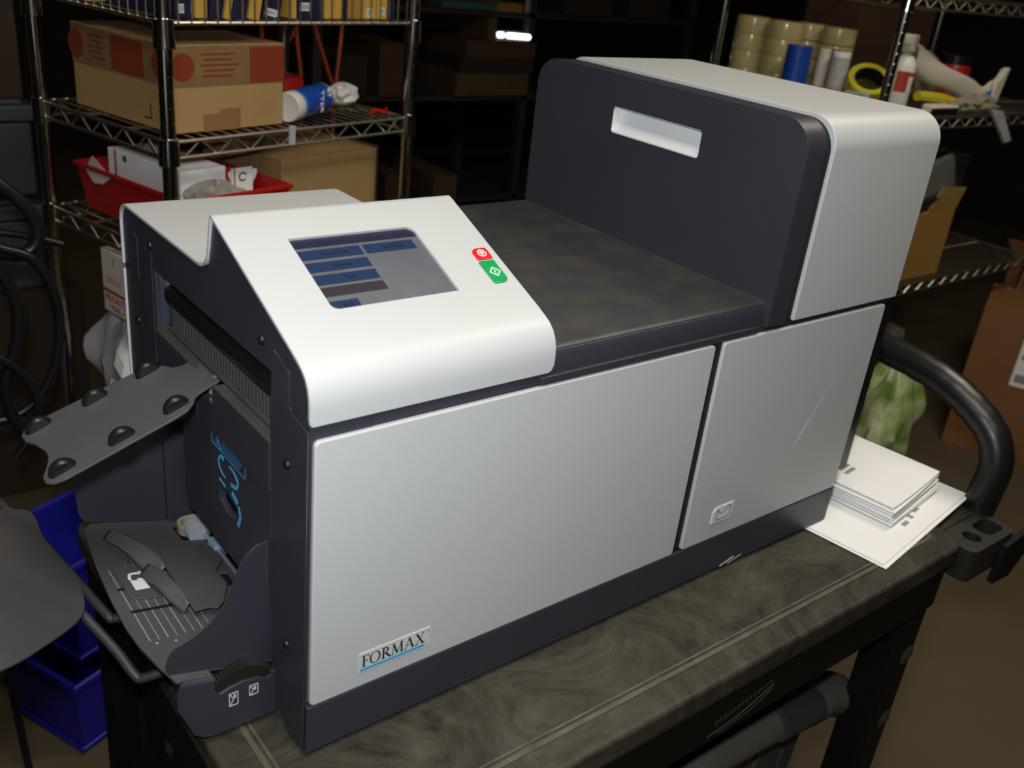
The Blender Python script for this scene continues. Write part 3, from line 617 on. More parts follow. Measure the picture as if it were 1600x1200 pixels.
for i in range(n_l):
    dx = random.uniform(-.006, .006); dy = random.uniform(-.006, .004)
    top_ = i == n_l-1
    sheet_at('folded_letter', (0.849+dx*0.7, -0.058+dy*0.7, 0), (0.99, 0.13+0.015*(i % 3)), (-0.14, 0.99), 0.158-(0.004 if top_ else 0), 0.205, 0.0055+i*0.0042, 0.0022, lab[i], GP,
        [] if not top_ else [(.04,.10,.60,.72), (.02,.12,.84,.93), (.22,.40,.42,.45), (.24,.42,.47,.50), (.26,.44,.52,.55)], curl=0.012)

# ------------------------------------------------------------------ things on the lower cart shelf
lt = thing('plastic_tote', 'beige-grey plastic tote with a dark grip under the cart top', 'tote', (0.70, -0.02, -0.70))
LZ = -0.70
def lp(name, g, M, bevel=0.003): return ob(name, g.move(Matrix.Translation((-0.70, 0.02, 0.70))), M, lt, bevel)
lp('tote_body', G().prism([(0.50, LZ), (0.83, LZ), (0.835, -0.335), (0.49, -0.275)], 1, -0.03, 0.30), mat('tote_grey', (0.085, 0.082, 0.078), 0.5), 0.008)
lp('carry_rail', G().tube(spline([(0.44, -0.055, -0.262), (0.52, -0.055, -0.262), (0.60, -0.055, -0.268), (0.70, -0.055, -0.275), (0.78, -0.055, -0.285), (0.84, -0.052, -0.295), (0.88, -0.045, -0.325)], 5), [0.022]*6+[0.025]*12+[0.029]*7+[0.033]*6, 12), GREYP, 0)
lp('grip', G().tube(spline([(0.685, -0.058, -0.268), (0.73, -0.058, -0.273), (0.78, -0.057, -0.280)], 4), 0.0285, 12), GREYD, 0)
lp('tote_seam', G().prism([(0.66, -0.66), (0.675, -0.66), (0.742, -0.33), (0.730, -0.33)], 1, -0.034, -0.03), GREYP, 0.001)
lp('tote_strip', G().prism([(0.76, -0.62), (0.80, -0.62), (0.832, -0.345), (0.80, -0.34)], 1, -0.034, -0.03), mat('slate_blue', (0.06, 0.068, 0.085), 0.5), 0.001)

# ------------------------------------------------------------------ wire shelving rack at the left
TH = math.radians(15.2125)
F0 = (0.2814, 1.0709)
def SHW(u, v, z=0): return (F0[0]+u*math.cos(TH)-v*math.sin(TH), F0[1]+u*math.sin(TH)+v*math.cos(TH), z)
def rack(name, label, loc, rz, LX, LY, levels, z1, basket=None):
    r = thing(name, label, 'shelving rack', (loc[0], loc[1], -H), rz)
    zo = H
    pg = G(); prof = []
    z = 0.05
    while z < z1+zo:
        prof += [(0.0127, z), (0.0127, z+0.0224), (0.0119, z+0.0228), (0.0119, z+0.0250)]; z += 0.0254
    for (x, y) in ((0, 0), (LX, 0), (0, LY), (LX, LY)):
        p = ob('post', G().lathe(prof, (x, y, 0), 2, 26), CHROME, r, smooth=18)
        ob('post_foot', G().lathe([(0.016, 0), (0.016, 0.02), (0.009, 0.03), (0.009, 0.055)], (x, y, 0), 2, 12), RUBBER, p)
    for k, zl in enumerate(levels):
        zt = zl+zo-0.003; zb = zt-0.028
        f = G()
        ends = [((0, 0), (LX, 0)), ((LX, 0), (LX, LY)), ((LX, LY), (0, LY)), ((0, LY), (0, 0))]
        for a, b in ends:
            f.tube([(*a, zt), (*b, zt)], 0.0034, 8)
            if not (basket and k in basket): f.tube([(*a, zb), (*b, zb)], 0.0034, 8)
        fr = ob('shelf_frame', f, WIRE, r); fr['kind'] = 'stuff'
        zz = G()
        for a, b in (ends if not (basket and k in basket) else []):
            Ln = math.hypot(b[0]-a[0], b[1]-a[1]); n = int(Ln/0.038); pts = []
            for i in range(n+1):
                t = 0.03/Ln+(1-0.06/Ln)*i/n
                pts.append((a[0]+(b[0]-a[0])*t, a[1]+(b[1]-a[1])*t, zt if i % 2 else zb))
            zz.tube(pts, 0.0024, 6)
        if zz.v: ob('truss_wire', zz, WIRE, r)['kind'] = 'stuff'
        d = G(); n = int(LX/0.0254)
        for i in range(1, n): d.tube([(LX*i/n, 0, zt+0.003), (LX*i/n, LY, zt+0.003)], 0.0017, 5)
        for y in (LY*0.33, LY*0.66): d.tube([(0, y, zt-0.002), (LX, y, zt-0.002)], 0.0028, 6)
        q = ob('deck_wire', d, WIRE, r); q['kind'] = 'stuff'
        for (x, y) in ((0, 0), (LX, 0), (0, LY), (LX, LY)):
            ob('collar', G().lathe([(0.0135, zb-0.012), (0.0185, zb-0.010), (0.0170, zt+0.006), (0.0135, zt+0.008)], (x, y, 0), 2, 14), CHROME, r)
        if basket and k in basket:
            # upright ledge wires round the shelf edge
            e = G()
            for a, b in ends[:1]+ends[3:]:
                Ln = math.hypot(b[0]-a[0], b[1]-a[1]); n = int(Ln/0.025)
                for i in range(1, n):
                    t = i/n; x, y = a[0]+(b[0]-a[0])*t, a[1]+(b[1]-a[1])*t
                    e.tube([(x, y-0.004, zt-0.002), (x, y-0.004, zt+0.10)], 0.0016, 5)
                e.tube([(*a, zt+0.10), (*b, zt+0.10)], 0.0026, 6)
            q = ob('ledge_wire', e, WIRE, r); q['kind'] = 'stuff'
    return r
rack('wire_rack', 'chrome wire shelving rack at the left holding the taped cardboard box', SHW(0, 0), TH, 0.60, 0.40, [0.498, 0.305, 0.100], 0.80, basket=[0])
rack('wire_rack', 'chrome wire shelving rack at the right holding the rolls of clear tape', (2.083, 0.855), 0.0, 1.22, 0.585, [0.655, 0.345, -0.165], 0.95)

# taped cardboard box
def carton(name, label, loc, rz, X, Y, Z, M, cat='box', group=None, flaps=True):
    b = thing(name, label, cat, loc, rz, group)
    body = ob('carton_body', G().box(0, X, 0, Y, 0, Z), M, b, 0.002)
    if flaps:
        ob('flap', G().box(0.0, X, 0.0, Y*0.495, Z, Z+0.003), M, b, 0.001)
        ob('flap', G().box(0.0, X, Y*0.505, Y, Z, Z+0.003), M, b, 0.001)
    return b
bx = carton('cardboard_box', 'tan cardboard box with red-printed sealing tape on the left wire rack', SHW(0.031, 0.028, 0.3075), TH, 0.244, 0.300, 0.146, CARD)
tb = ob('sealing_tape', G().box(-0.0006, 0.2446, -0.0006, 0.3006, 0.078, 0.1465), TAPE, bx, 0.0005)
def redprint(face, a0, a1, z0, z1, name='tape_print'):
    g = G()
    if face == 'f': g.box(a0, a1, -0.0010, -0.0006, z0, z1)
    else: g.box(-0.0010, -0.0006, a0, a1, z0, z1)
    ob(name, g, TAPERED, tb, smooth=0)
redprint('s', 0.078, 0.175, 0.082, 0.142); redprint('f', 0.165, 0.2446, 0.080, 0.143)
for face, c0 in (('s', 0.285), ('s', 0.030), ('f', 0.022)):
    g = G(); pts = arc(c0, 0.112, 0.025 if face == 's' else 0.024, 0, 345, 18)
    g.prism(pts, 0 if face == 's' else 1, -0.0010, -0.0006); ob('round_stamp', g, TAPERED, tb, smooth=0)
for face, a0, a1 in (('s', 0.195, 0.255), ('f', 0.060, 0.140)):
    for k in range(5): redprint(face, a0+0.006*(k % 2), a1-0.008*((k+1) % 3), 0.131-k*0.0092, 0.1342-k*0.0092, 'print_row')
ob('paper_patch', G().box(0.098, 0.143, -0.0005, 0.0, 0.0, 0.038), mat('kraft_patch', (0.26, 0.14, 0.05), 0.7), bx, smooth=0)
ob('paper_patch', G().box(0.062, 0.098, -0.0005, 0.0, 0.0, 0.030), mat('kraft_patch', (0.26, 0.14, 0.05), 0.7), bx, smooth=0)
ob('pen_mark', G().prism([tuple(p) for p in seg((0.066, 0.043), (0.062, 0.016), 0.0028)], 0, -0.0004, 0.0).prism([tuple(p) for p in seg((0.061, 0.017), (0.083, 0.016), 0.0028)], 0, -0.0004, 0.0), INK, bx, smooth=0)

# lying spray can
can = thing('spray_can', 'blue and white spray can lying on the left rack shelf', 'spray can', SHW(0.290, 0.036, 0.3075), TH+math.radians(24))
CRd = 0.0285
ob('can_body', G().lathe([(0.020, 0.002), (0.0265, 0.0), (0.0285, 0.004), (0.0285, 0.022), (0.0285, 0.168), (0.024, 0.180), (0.014, 0.185)], (0, 0, CRd), 0, 28), BOTW, can)
ob('can_label', G().lathe([(0.0287, 0.030), (0.0288, 0.031), (0.0288, 0.163), (0.0287, 0.164)], (0, 0, CRd), 0, 28), CANB, can)
ob('can_stripe', G().lathe([(0.0284, 0.031), (0.0290, 0.032), (0.0290, 0.040), (0.0284, 0.041)], (0, 0, CRd), 0, 28), mat('can_light_blue', (0.05, 0.25, 0.6), 0.3), can)
text_mesh('TTER', 0.019, WHITEINK, 'can_word', can, frame4((0.105, -0.0294, 0.0310), (0, 0, -1), (1, 0, 0)), 0.0006)
text_mesh('UT', 0.014, WHITEINK, 'can_word', can, frame4((0.145, -0.0275, 0.043), (0, 0, -1), (1, 0, 0)), 0.003)
ob('can_nozzle', G().box(0.205, 0.222, -0.008, 0.008, CRd-0.012, CRd+0.002), BLACK, can, 0.002)
ob('can_cap', G().lathe([(0.012, 0.183), (0.017, 0.187), (0.017, 0.208), (0.010, 0.214)], (0, 0, CRd), 0, 18), BOTW, can)
# red-labelled roll and rag behind the can
rr = thing('red_labelled_tub', 'white tub with a red lid behind the blue spray can', 'tub', SHW(0.405, 0.172, 0.3075), TH)
ob('tub_wall', G().lathe([(0.034, 0.0), (0.036, 0.006), (0.036, 0.030), (0.033, 0.036)], (0, 0, 0), 2, 24), BOTW, rr)
ob('tub_lid', G().lathe([(0.037, 0.030), (0.038, 0.034), (0.038, 0.058), (0.032, 0.064)], (0, 0, 0), 2, 24), REDP, rr)
def lump(name, label, cat, loc, sx, sy, sz, M, seed=0, fold=0.25, group=None, rz=0):
    rnd = random.Random(seed); ph = [rnd.uniform(0, 6.28) for _ in range(8)]
    def fn(a, b):
        th_ = 2*math.pi*a; p = math.pi*b
        k = 1+fold*(0.5*math.sin(5*th_+ph[0]+3*p)+0.35*math.sin(9*th_+ph[1]-5*p)+0.4*math.sin(7*p+ph[2]+2*th_))*math.sin(p)
        return (sx*k*math.cos(th_)*math.sin(p), sy*k*math.sin(th_)*math.sin(p), max(0.0, sz*(1+math.cos(p))/2*(1+0.3*fold*math.sin(6*th_+ph[3]))))
    o = ob(name, G().grid(fn, 36, 18), M, None, smooth=30, loc=loc, rot=(0, 0, rz)); return tag(o, label, cat, group)
lump('white_rag', 'crumpled white rag behind the end of the blue spray can', 'rag', SHW(0.535, 0.135, 0.3075), 0.034, 0.028, 0.046, BOTW, 3)
g = G().tube(spline([(0.0, 0.0, 0.0), (0.02, 0.004, 0.004), (0.04, 0.0, 0.0), (0.07, 0.02, 0.002)], 5), 0.004, 6)
tag(ob('red_cord_end', g.move(Matrix.Translation((0, 0, 0.004))), REDP, None, loc=SHW(0.515, 0.03, 0.3075), rot=(0, 0, TH)), 'short red cord end on the left rack shelf near its right post', 'cord')
g = G().box(0, 0.014, -0.0045, 0.0005, -0.032, 0.004)
tag(ob('shelf_tag', g, BAGW, None, 0.001, loc=SHW(0.262, -0.003, 0.3065), rot=(0, 0, TH)), 'small white tag wrapped round the shelf rail under the blue spray can', 'tag')

# orange cords hanging behind the rack
cords = [([(0.56, 0.44, 0.53), (0.566, 0.44, 0.42), (0.58, 0.44, 0.34), (0.57, 0.44, 0.20), (0.575, 0.44, -0.10)], 'orange extension cord hanging straight down behind the left rack, nearest the box'),
         ([(0.665, 0.44, 0.53), (0.675, 0.44, 0.40), (0.69, 0.44, 0.30), (0.69, 0.44, 0.16), (0.69, 0.44, -0.10)], 'orange extension cord in the middle of the cords behind the left rack'),
         ([(0.70, 0.44, 0.53), (0.73, 0.44, 0.43), (0.775, 0.44, 0.33), (0.80, 0.44, 0.24), (0.79, 0.44, -0.10)], 'slanting orange extension cord behind the left rack'),
         ([(0.825, 0.44, 0.53), (0.822, 0.44, 0.42), (0.805, 0.44, 0.27), (0.80, 0.445, 0.10), (0.795, 0.44, -0.10)], 'orange extension cord hanging farthest right behind the left rack'),
         ([(0.50, 0.46, 0.40), (0.55, 0.46, 0.335), (0.62, 0.46, 0.35), (0.69, 0.46, 0.43), (0.70, 0.46, 0.53)], 'looping orange extension cord behind the left rack')]
for pts, lb in cords:
    g = G().tube([SHW(u, v, z) for u, v, z in spline(pts, 6)], 0.0052, 8)
    tag(ob('extension_cable', g, ORANGE), lb, 'cord', 'orange cords behind the left rack')
# envelope bundles and navy cartons on the upper shelf
ZU = 0.5010
def env(name, label, u, v, wu, wv, h, M, tilt=0.0, lab_=None, group='boxes of envelopes on the upper left shelf'):
    t = thing(name, label, 'envelope box', SHW(u, v, ZU), TH, group)
    Rm = Matrix.Rotation(tilt, 4, 'Y')
    ob('carton_body', G().box(0, wu, 0, wv, 0.0, h).move(Rm), M, t, 0.001)
    if lab_:
        a, b, c, d = lab_
        l_ = ob('price_label', G().box(a, b, -0.0006, 0.0, c, d).move(Rm), PAPER, t, smooth=0)
        g = G(); x = a+0.002
        while x < b-0.002: g.box(x, x+0.0012, -0.0009, -0.0006, c+0.002, d-0.002); x += 0.0028
        ob('bar_code_line', g.move(Rm), INK, t, smooth=0)['kind'] = 'stuff'
    return t
ev_ = [('navy_carton', 'navy carton with a white label standing next to the front post of the left rack', .018, .030, NAVY, 0.0, (.003,.016,.008,.022)),
  ('yellow_envelope', 'yellow envelope right of the navy carton by the front post', .052, .022, YEL, 0.0, None),
  ('dark_carton', 'dark carton leaning between yellow envelopes at the front post side', .078, .022, NAVY, 0.22, None),
  ('yellow_envelope', 'thin yellow envelope behind the leaning dark carton', .104, .012, YEL, 0.22, None),
  ('dark_carton', 'second leaning dark carton from the front post', .120, .026, NAVY, 0.2, None),
  ('yellow_envelope', 'yellow envelope between the two white-labelled navy cartons, left one', .150, .022, YEL, 0.20, None),
  ('navy_carton', 'leaning navy carton with a white label on the upper left shelf', .178, .034, NAVY, 0.20, (.004,.030,.008,.020)),
  ('yellow_envelope', 'narrow yellow envelope right of the leaning labelled navy carton', 0.222, .010, YEL, 0.0, None),
  ('navy_carton', 'upright navy carton with a white label near the middle of the upper shelf', .236, .040, NAVY, 0.0, (.002,.026,.014,.028)),
  ('dark_carton', 'plain dark carton touching the upright navy carton', .277, .014, NAVY, 0.0, None),
  ('yellow_envelope', 'broad yellow envelope right of the plain dark carton', .293, .040, YEL, 0.0, None),
  ('dark_carton', 'narrow dark carton left of the two labelled yellow envelopes', .334, .012, NAVY, 0.0, None),
  ('brown_envelope', 'amber envelope bundle at the right half of the upper shelf', .347, .034, mat('amber_envelope', (0.36, 0.19, 0.03), 0.7), 0.0, None),
  ('yellow_envelope', 'yellow envelope with a white label, left one of the last two', .383, .034, YEL, 0.0, (.012,.026,.004,.020)),
  ('yellow_envelope', 'yellow envelope with a white label, last one at the right', .419, .026, YEL, 0.0, (.006,.020,.008,.022)),
  ('dark_carton', 'dark carton ending the row on the upper left shelf', .447, .018, NAVY, 0.0, None)]
for nm, lb, u, wu, M, tl, lo in ev_: env(nm, lb, 0.012+(u+(0.016 if u > 0.2 else 0))*1.13, 0.012, wu*1.1, 0.20, 0.10 if tl else 0.15, M, 0.2 if tl else 0.0, lo)
for i in range(7):
    env('yellow_envelope', ['yellow envelope nearest the front post in the row along the short side', 'second yellow envelope from the front post along the short side', 'third yellow envelope from the front post along the short side', 'fourth yellow envelope from the front post along the short side', 'fifth yellow envelope from the front post along the short side', 'sixth yellow envelope from the front post along the short side', 'yellow envelope farthest back along the short side'][i], 0.006, 0.225+i*0.0235, 0.14, 0.021, 0.13, YEL)

# ------------------------------------------------------------------ lower shelf of the left rack
ZL = 0.1025
rb = thing('red_bin', 'red plastic bin with white boxes on the lower shelf of the left rack', 'bin', SHW(0.045, 0.02, ZL), TH)
def bin_mesh(X, Y, Z, fl, t=0.003, cut=0.0):
    g = G(); o = [(-fl, -fl), (X+fl, -fl), (X+fl, Y+fl), (-fl, Y+fl)]; b = [(0, 0), (X, 0), (X, Y), (0, Y)]
    vs = [(*p, 0) for p in b]+[(*p, Z) for p in o]+[(p[0]+(t if p[0] < X/2 else -t), p[1]+(t if p[1] < Y/2 else -t), t) for p in b]+[(p[0]+(t if p[0] < X/2 else -t), p[1]+(t if p[1] < Y/2 else -t), Z) for p in o]
    fs = [(3,2,1,0), (8,9,10,11)]
    for i in range(4):
        j = (i+1) % 4; fs += [(i, j, 4+j, 4+i), (8+j, 8+i, 12+i, 12+j), (4+i, 4+j, 12+j, 12+i)]
    return g.add(vs, fs)
ob('bin_wall', bin_mesh(0.22, 0.32, 0.088, 0.012), REDP, rb, 0.001)
ob('bin_rim', G().tube([(-0.013, -0.013, 0.088), (0.233, -0.013, 0.088), (0.233, 0.333, 0.088), (-0.013, 0.333, 0.088)], 0.005, 8, closed=True), REDP, rb)
wb = thing('white_mailing_box', 'white mailing box with a red stripe and green mark in the red bin', 'box', SHW(0.055, 0.05, ZL+0.004), TH)
ob('box_shell', G().box(0.0, 0.10, 0.0, 0.225, 0.0, 0.128), PAPER, wb, 0.001)
ob('red_stripe', G().box(-0.0005, 0.0, 0.198, 0.204, 0.0, 0.128), REDINK, wb, smooth=0)
ob('green_mark', G().prism(arc(0.170, 0.116, 0.007, 0, 300, 6), 0, -0.0006, 0.0), mat('green_ink', (0.01, 0.16, 0.05), 0.5), wb, smooth=0)
wc = thing('white_card', 'white card with a dark round mark standing in the red bin', 'card', SHW(0.165, 0.045, ZL+0.004), TH)
ob('card_sheet', G().box(0, 0.05, 0, 0.003, 0, 0.122), PAPER, wc, 0.0005)
rg = G()
for q in ring(0.026, 0.105, 0.010, 0.009, 0.003, 0.003, 20, 320, 12): rg.prism(q, 1, -0.0005, 0.0)
ob('card_mark', rg, INK, wc, smooth=0)
ob('card_stripe', G().box(0.005, 0.008, -0.0005, 0.0, 0.085, 0.122), REDINK, wc, smooth=0)
rp_ = thing('red_tray', 'red tray with a white disc behind the clear bag in the red bin', 'tray', SHW(0.159, 0.10, ZL+0.004), TH)
ob('tray_panel', G().prism([(0, 0), (0.10, 0), (0.10, 0.085), (0.09, 0.10), (0.05, 0.105), (0, 0.12)], 1, 0, 0.10), REDP, rp_, 0.003)
ob('tray_disc', G().prism([(p[0], p[1]) for p in arc(0.075, 0.10, 0.035, 180, 360, 12)], 1, -0.002, 0.0), PAPER, rp_, smooth=0)
lump('clear_plastic_bag', 'crumpled clear plastic bag lying in the red bin', 'plastic bag', SHW(0.115, 0.031, ZL+0.050), 0.055, 0.012, 0.060, mat('clear_crumple', (0.42, 0.38, 0.34), 0.15, alpha=0.6), 11, 0.4)
tag(ob('white_flap', G().prism([(0.0, 0.0), (0.06, 0.030), (0.085, 0.0), (0.06, -0.022), (0.03, -0.018)], 0, -0.002, 0.0), PAPERB, None, 0.0, loc=SHW(0.035, 0.235, ZL+0.082), rot=(0, 0, TH)), 'cream paper flap sticking out over the rim of the red bin', 'paper')
wr = carton('wrapped_box', 'brown box wrapped in clear film beside the red bin', SHW(0.300, 0.06, ZL), TH, 0.27, 0.25, 0.125, CARD, flaps=False)
ob('film_wrap', G().box(-0.004, 0.274, -0.004, 0.254, 0.0, 0.131), CLEARW, wr, 0.004)
# things below
pb = thing('mailing_carton', 'white and red mailing carton hanging low beside the machine', 'box', SHW(-0.004, 0.140, -0.0750), TH+math.radians(-4))
ob('carton_body', G().box(0.0, 0.13, 0.0, 0.10, 0.0, 0.128), PAPERB, pb, 0.001)
ob('red_band', G().box(-0.0006, 0.0, 0.0, 0.10, 0.042, 0.048), REDINK, pb, smooth=0)
text_mesh('PRIORITY', 0.020, REDINK, 'carton_word', pb, frame4((-0.0006, 0.052, 0.030), (0, -1, 0), (0, 0, 1)), 0.0003, 0.95)
text_mesh('• MAIL •', 0.017, REDINK, 'carton_word', pb, frame4((-0.0006, 0.052, 0.012), (0, -1, 0), (0, 0, 1)), 0.0003)
for k in range(2): ob('print_row', G().box(-0.0006, 0.0, 0.03, 0.085, 0.072-k*0.007, 0.0745-k*0.007), mat('faded_red', (0.5, 0.2, 0.15), 0.6), pb, smooth=0)
ob('green_print', G().prism([tuple(p) for p in seg((0.050, 0.118), (0.058, 0.100), 0.004)], 0, -0.0006, 0.0), mat('leaf_green', (0.10, 0.32, 0.05), 0.6), pb, smooth=0)
bp_ = lump('white_mailer_bag', 'crumpled white plastic mailer below the mailing carton', 'plastic bag', SHW(0.115, 0.27, -0.40), 0.10, 0.145, 0.305, mat('mailer_white', (0.62, 0.62, 0.63), 0.35, var=0.15, vscale=15), 5, 0.30)
sup = carton('support_carton', 'plain brown carton under the white plastic mailer', SHW(0.0, 0.05, -H), TH, 0.30, 0.30, H-0.40, CARDD, flaps=False)

# grey totes and cables at the far left
for (lb, x, y, z, X, Y, Z) in (('dark grey lidded tote, upper one of the two at the far left', -0.34, 1.95, -0.02, 0.62, 0.40, 0.22), ('dark grey lidded tote, lower one of the two at the far left', -0.34, 1.95, -0.26, 0.62, 0.40, 0.22)):
    t = thing('storage_tote', lb, 'tote', (x, y, z), 0, 'grey totes at the far left')
    ob('tote_body', G().box(0.01, X-0.01, 0.01, Y-0.01, 0, Z-0.04), TOTE, t, 0.01)
    ob('tote_lid', G().box(0, X, 0, Y, Z-0.04, Z), TOTE, t, 0.008)
    ob('lid_rib', G().box(0.03, X-0.03, 0.002, Y-0.03, Z, Z+0.012), TOTE, t, 0.004)
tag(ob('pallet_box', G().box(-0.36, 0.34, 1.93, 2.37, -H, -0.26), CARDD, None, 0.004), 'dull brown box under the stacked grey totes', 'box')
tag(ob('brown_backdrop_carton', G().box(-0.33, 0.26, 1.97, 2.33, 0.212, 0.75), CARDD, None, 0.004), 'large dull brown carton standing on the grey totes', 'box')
cb = [([(-0.10, 1.0, 0.30), (-0.02, 1.0, 0.28), (0.035, 1.0, 0.225), (0.045, 1.0, 0.18), (0.02, 1.0, 0.155), (-0.04, 1.0, 0.165), (-0.09, 1.0, 0.16)], 0.011, 'thick black cable curling at the top of the tangle at the left'),
      ([(-0.09, 0.99, 0.215), (-0.02, 0.99, 0.175), (0.03, 0.99, 0.150), (0.055, 0.99, 0.100), (0.062, 0.99, 0.04), (0.050, 0.99, -0.03), (0.022, 0.99, -0.085), (-0.02, 0.99, -0.115), (-0.08, 0.99, -0.12)], 0.008, 'long black cable loop bending round the tangle at the left'),
      ([(-0.05, 0.98, 0.18), (-0.01, 0.98, 0.12), (0.0, 0.98, 0.06), (-0.012, 0.98, 0.0), (-0.03, 0.98, -0.05), (-0.025, 0.98, -0.11), (0.0, 0.98, -0.15)], 0.010, 'black cable running down the middle of the tangle'),
      ([(-0.08, 0.97, 0.03), (-0.03, 0.97, -0.005), (0.0, 0.97, -0.045), (0.012, 0.97, -0.09), (0.0, 0.97, -0.14), (-0.03, 0.97, -0.18)], 0.007, 'lower black cable with a glossy bend at the left edge'),
      ([(-0.10, 1.02, 0.195), (-0.03, 1.02, 0.190), (0.03, 1.02, 0.178), (0.085, 1.02, 0.158)], 0.006, 'short straight black cable end with a pale tip at the left')]
for pts, r, lb in cb: tag(ob('black_cable', G().tube(spline(pts, 7), r, 10), BLACK), lb, 'cable', 'black cables in the tangle at the left')
hk = thing('cable_stand', 'dark stand behind the black cables at the left', 'stand', (-0.22, 1.30, -H))
ob('stand_pole', G().lathe([(0.018, 0), (0.018, 1.17)], (0, 0, 0), 2, 12), BLACK, hk)
ob('stand_base', G().lathe([(0.14, 0), (0.14, 0.02), (0.03, 0.035)], (0, 0, 0), 2, 20), BLACK, hk)
ob('stand_arm', G().tube([(0, 0.0, 1.14), (0.10, -0.33, 1.10)], 0.012, 8), BLACK, hk)

# blue bins on the floor
def blue_bin(lb, loc, rz, X, Y, Z):
    t = thing('blue_bin', lb, 'bin', loc, rz, 'blue bins on the floor at the left')
    ob('bin_wall', bin_mesh(X, Y, Z, 0.012), BLUEP, t, 0.002)
    ob('bin_rim', G().tube([(-0.016, -0.016, Z-0.006), (X+0.016, -0.016, Z-0.006), (X+0.016, Y+0.016, Z-0.006), (-0.016, Y+0.016, Z-0.006)], 0.009, 8, closed=True), BLUEP, t)
    ob('bin_foot_rim', G().tube([(-0.003, -0.003, 0.012), (X+0.003, -0.003, 0.012), (X+0.003, Y+0.003, 0.012), (-0.003, Y+0.003, 0.012)], 0.006, 8, closed=True), BLUEP, t)
    for k in range(2): ob('bin_rib', G().box(X*0.60, X*0.95, -0.013, 0.0, Z*(0.52+0.2*k), Z*(0.60+0.2*k)), BLUEP, t, 0.002)
    return t
BR = math.radians(23)
blue_bin('lower blue plastic bin of the stack behind the catch tray', (0.015, 0.930, -H), BR, 0.22, 0.20, 0.185)
blue_bin('upper blue plastic bin of the stack behind the catch tray', (0.035, 0.965, -H+0.188), BR, 0.20, 0.17, 0.235)
blue_bin('blue plastic bin at the left edge, mostly hidden by the catch tray', (-0.34, 0.90, -H), BR-0.1, 0.19, 0.20, 0.185)
g = G().tube(spline([(0.0, 0.0, 0.008), (0.03, 0.02, 0.008), (0.06, 0.0, 0.008), (0.05, -0.05, 0.009), (0.01, -0.055, 0.010), (-0.01, -0.02, 0.013), (0.0, 0.03, 0.016), (0.0, 0.08, 0.10), (-0.005, 0.09, 0.30), (0.0, 0.10, 0.42)], 6), 0.0065, 8)
tag(ob('floor_cable', g, BLACK, None, loc=(-0.09, 0.82, -H)), 'black cable coiled on the floor in front of the blue bins', 'cable')
tag(ob('paper_scrap', G().prism(arc(0, 0, 0.02, 0, 200, 6), 2, 0, 0.002), PAPER, None, loc=(0.135, 0.93, -H)), 'small white paper scrap on the floor by the blue bin', 'paper')

# ------------------------------------------------------------------ right rack contents
ZR = 0.3475
def tape_roll(lb, x, y, z, R=0.053, h=0.048):
    t = thing('packing_tape_roll', lb, 'tape roll', (x, y, z), 0, 'clear packing tape rolls on the right rack')
    n = 28; g = G()
    g.lathe([(0.040, 0.0005), (R, 0.0005), (R+0.0004, 0.003), (R+0.0004, h-0.003), (R, h-0.0005), (0.040, h-0.0005)], (0, 0, 0), 2, n)
    ob('tape_winding', g, TAPEROLL, t)
    ob('tape_core', G().lathe([(0.0395, 0.0), (0.0397, h), (0.036, h), (0.036, 0.0)], (0, 0, 0), 2, n), CARD, t)
wordz = ['bottom', 'second', 'third', 'top']
for c, (x, y) in enumerate(((2.19, 1.405), (2.20, 1.294))):
    for k in range(4): tape_roll('%s clear tape roll of the %s tall stack on the right rack' % (wordz[k], ('left', 'right')[c]), x, y, ZR+k*0.048)
for c, (x, y) in enumerate(((2.33, 1.302), (2.33, 1.198))):
    for k in range(4): tape_roll('%s clear tape roll of the %s stack behind the blue roll' % (wordz[k], ('left', 'right')[c]), x, y, ZR+k*0.048, 0.050, 0.046)
def roll(name, lb, x, y, R, h, M, stripe=None, cat='roll'):
    t = thing(name, lb, cat, (x, y, ZR), 0)
    ob('roll_body', G().lathe([(R-0.002, 0), (R, 0.002), (R, h-0.002), (R-0.002, h), (0.010, h)], (0, 0, 0), 2, 24), M, t)
    ob('roll_core', G().lathe([(0.012, h), (0.012, h+0.002), (0.009, h+0.002)], (0, 0, 0), 2, 14), CARD, t)
    if stripe: ob('roll_band', G().lathe([(R+0.0004, h*0.1), (R+0.0006, h*0.11), (R+0.0006, h*0.9), (R+0.0004, h*0.91)], (0, 0, 0), 2, 24), stripe, t)
    return t
roll('blue_roll', 'saturated blue roll standing right of the clear tape stacks', 2.13, 1.180, 0.036, 0.140, BLUER)
roll('label_roll', 'narrow beige roll between the blue roll and the pale grey roll', 2.185, 1.132, 0.017, 0.138, PAPERB)
roll('teal_roll', 'thin dark teal roll beside the pale grey roll', 2.195, 1.103, 0.011, 0.140, mat('teal', (0.01, 0.05, 0.075), 0.4))
roll('grey_roll', 'pale grey roll right of the blue roll on the right rack', 2.175, 1.070, 0.025, 0.138, PAPER, mat('pale_print', (0.5, 0.5, 0.5), 0.6, var=0.3, vscale=80))
tag(ob('orange_disc', G().lathe([(0.048, 0), (0.05, 0.004), (0.05, 0.038), (0.046, 0.042)], (0, 0, 0), 2, 28), mat('orange_red', (0.5, 0.055, 0.012), 0.4), None, loc=(2.10, 1.065, ZR+0.0)), 'flat orange-red disc in front of the pale grey roll', 'disc')
yt = thing('yellow_tape_roll', 'yellow tape roll lying tilted left of the spray bottle', 'tape roll', (2.20, 0.985, ZR+0.012), 0)
TM = Matrix.Translation((0, 0, 0.055)) @ Matrix.Rotation(math.radians(-30), 4, 'Y') @ Matrix.Rotation(math.radians(25), 4, 'X')
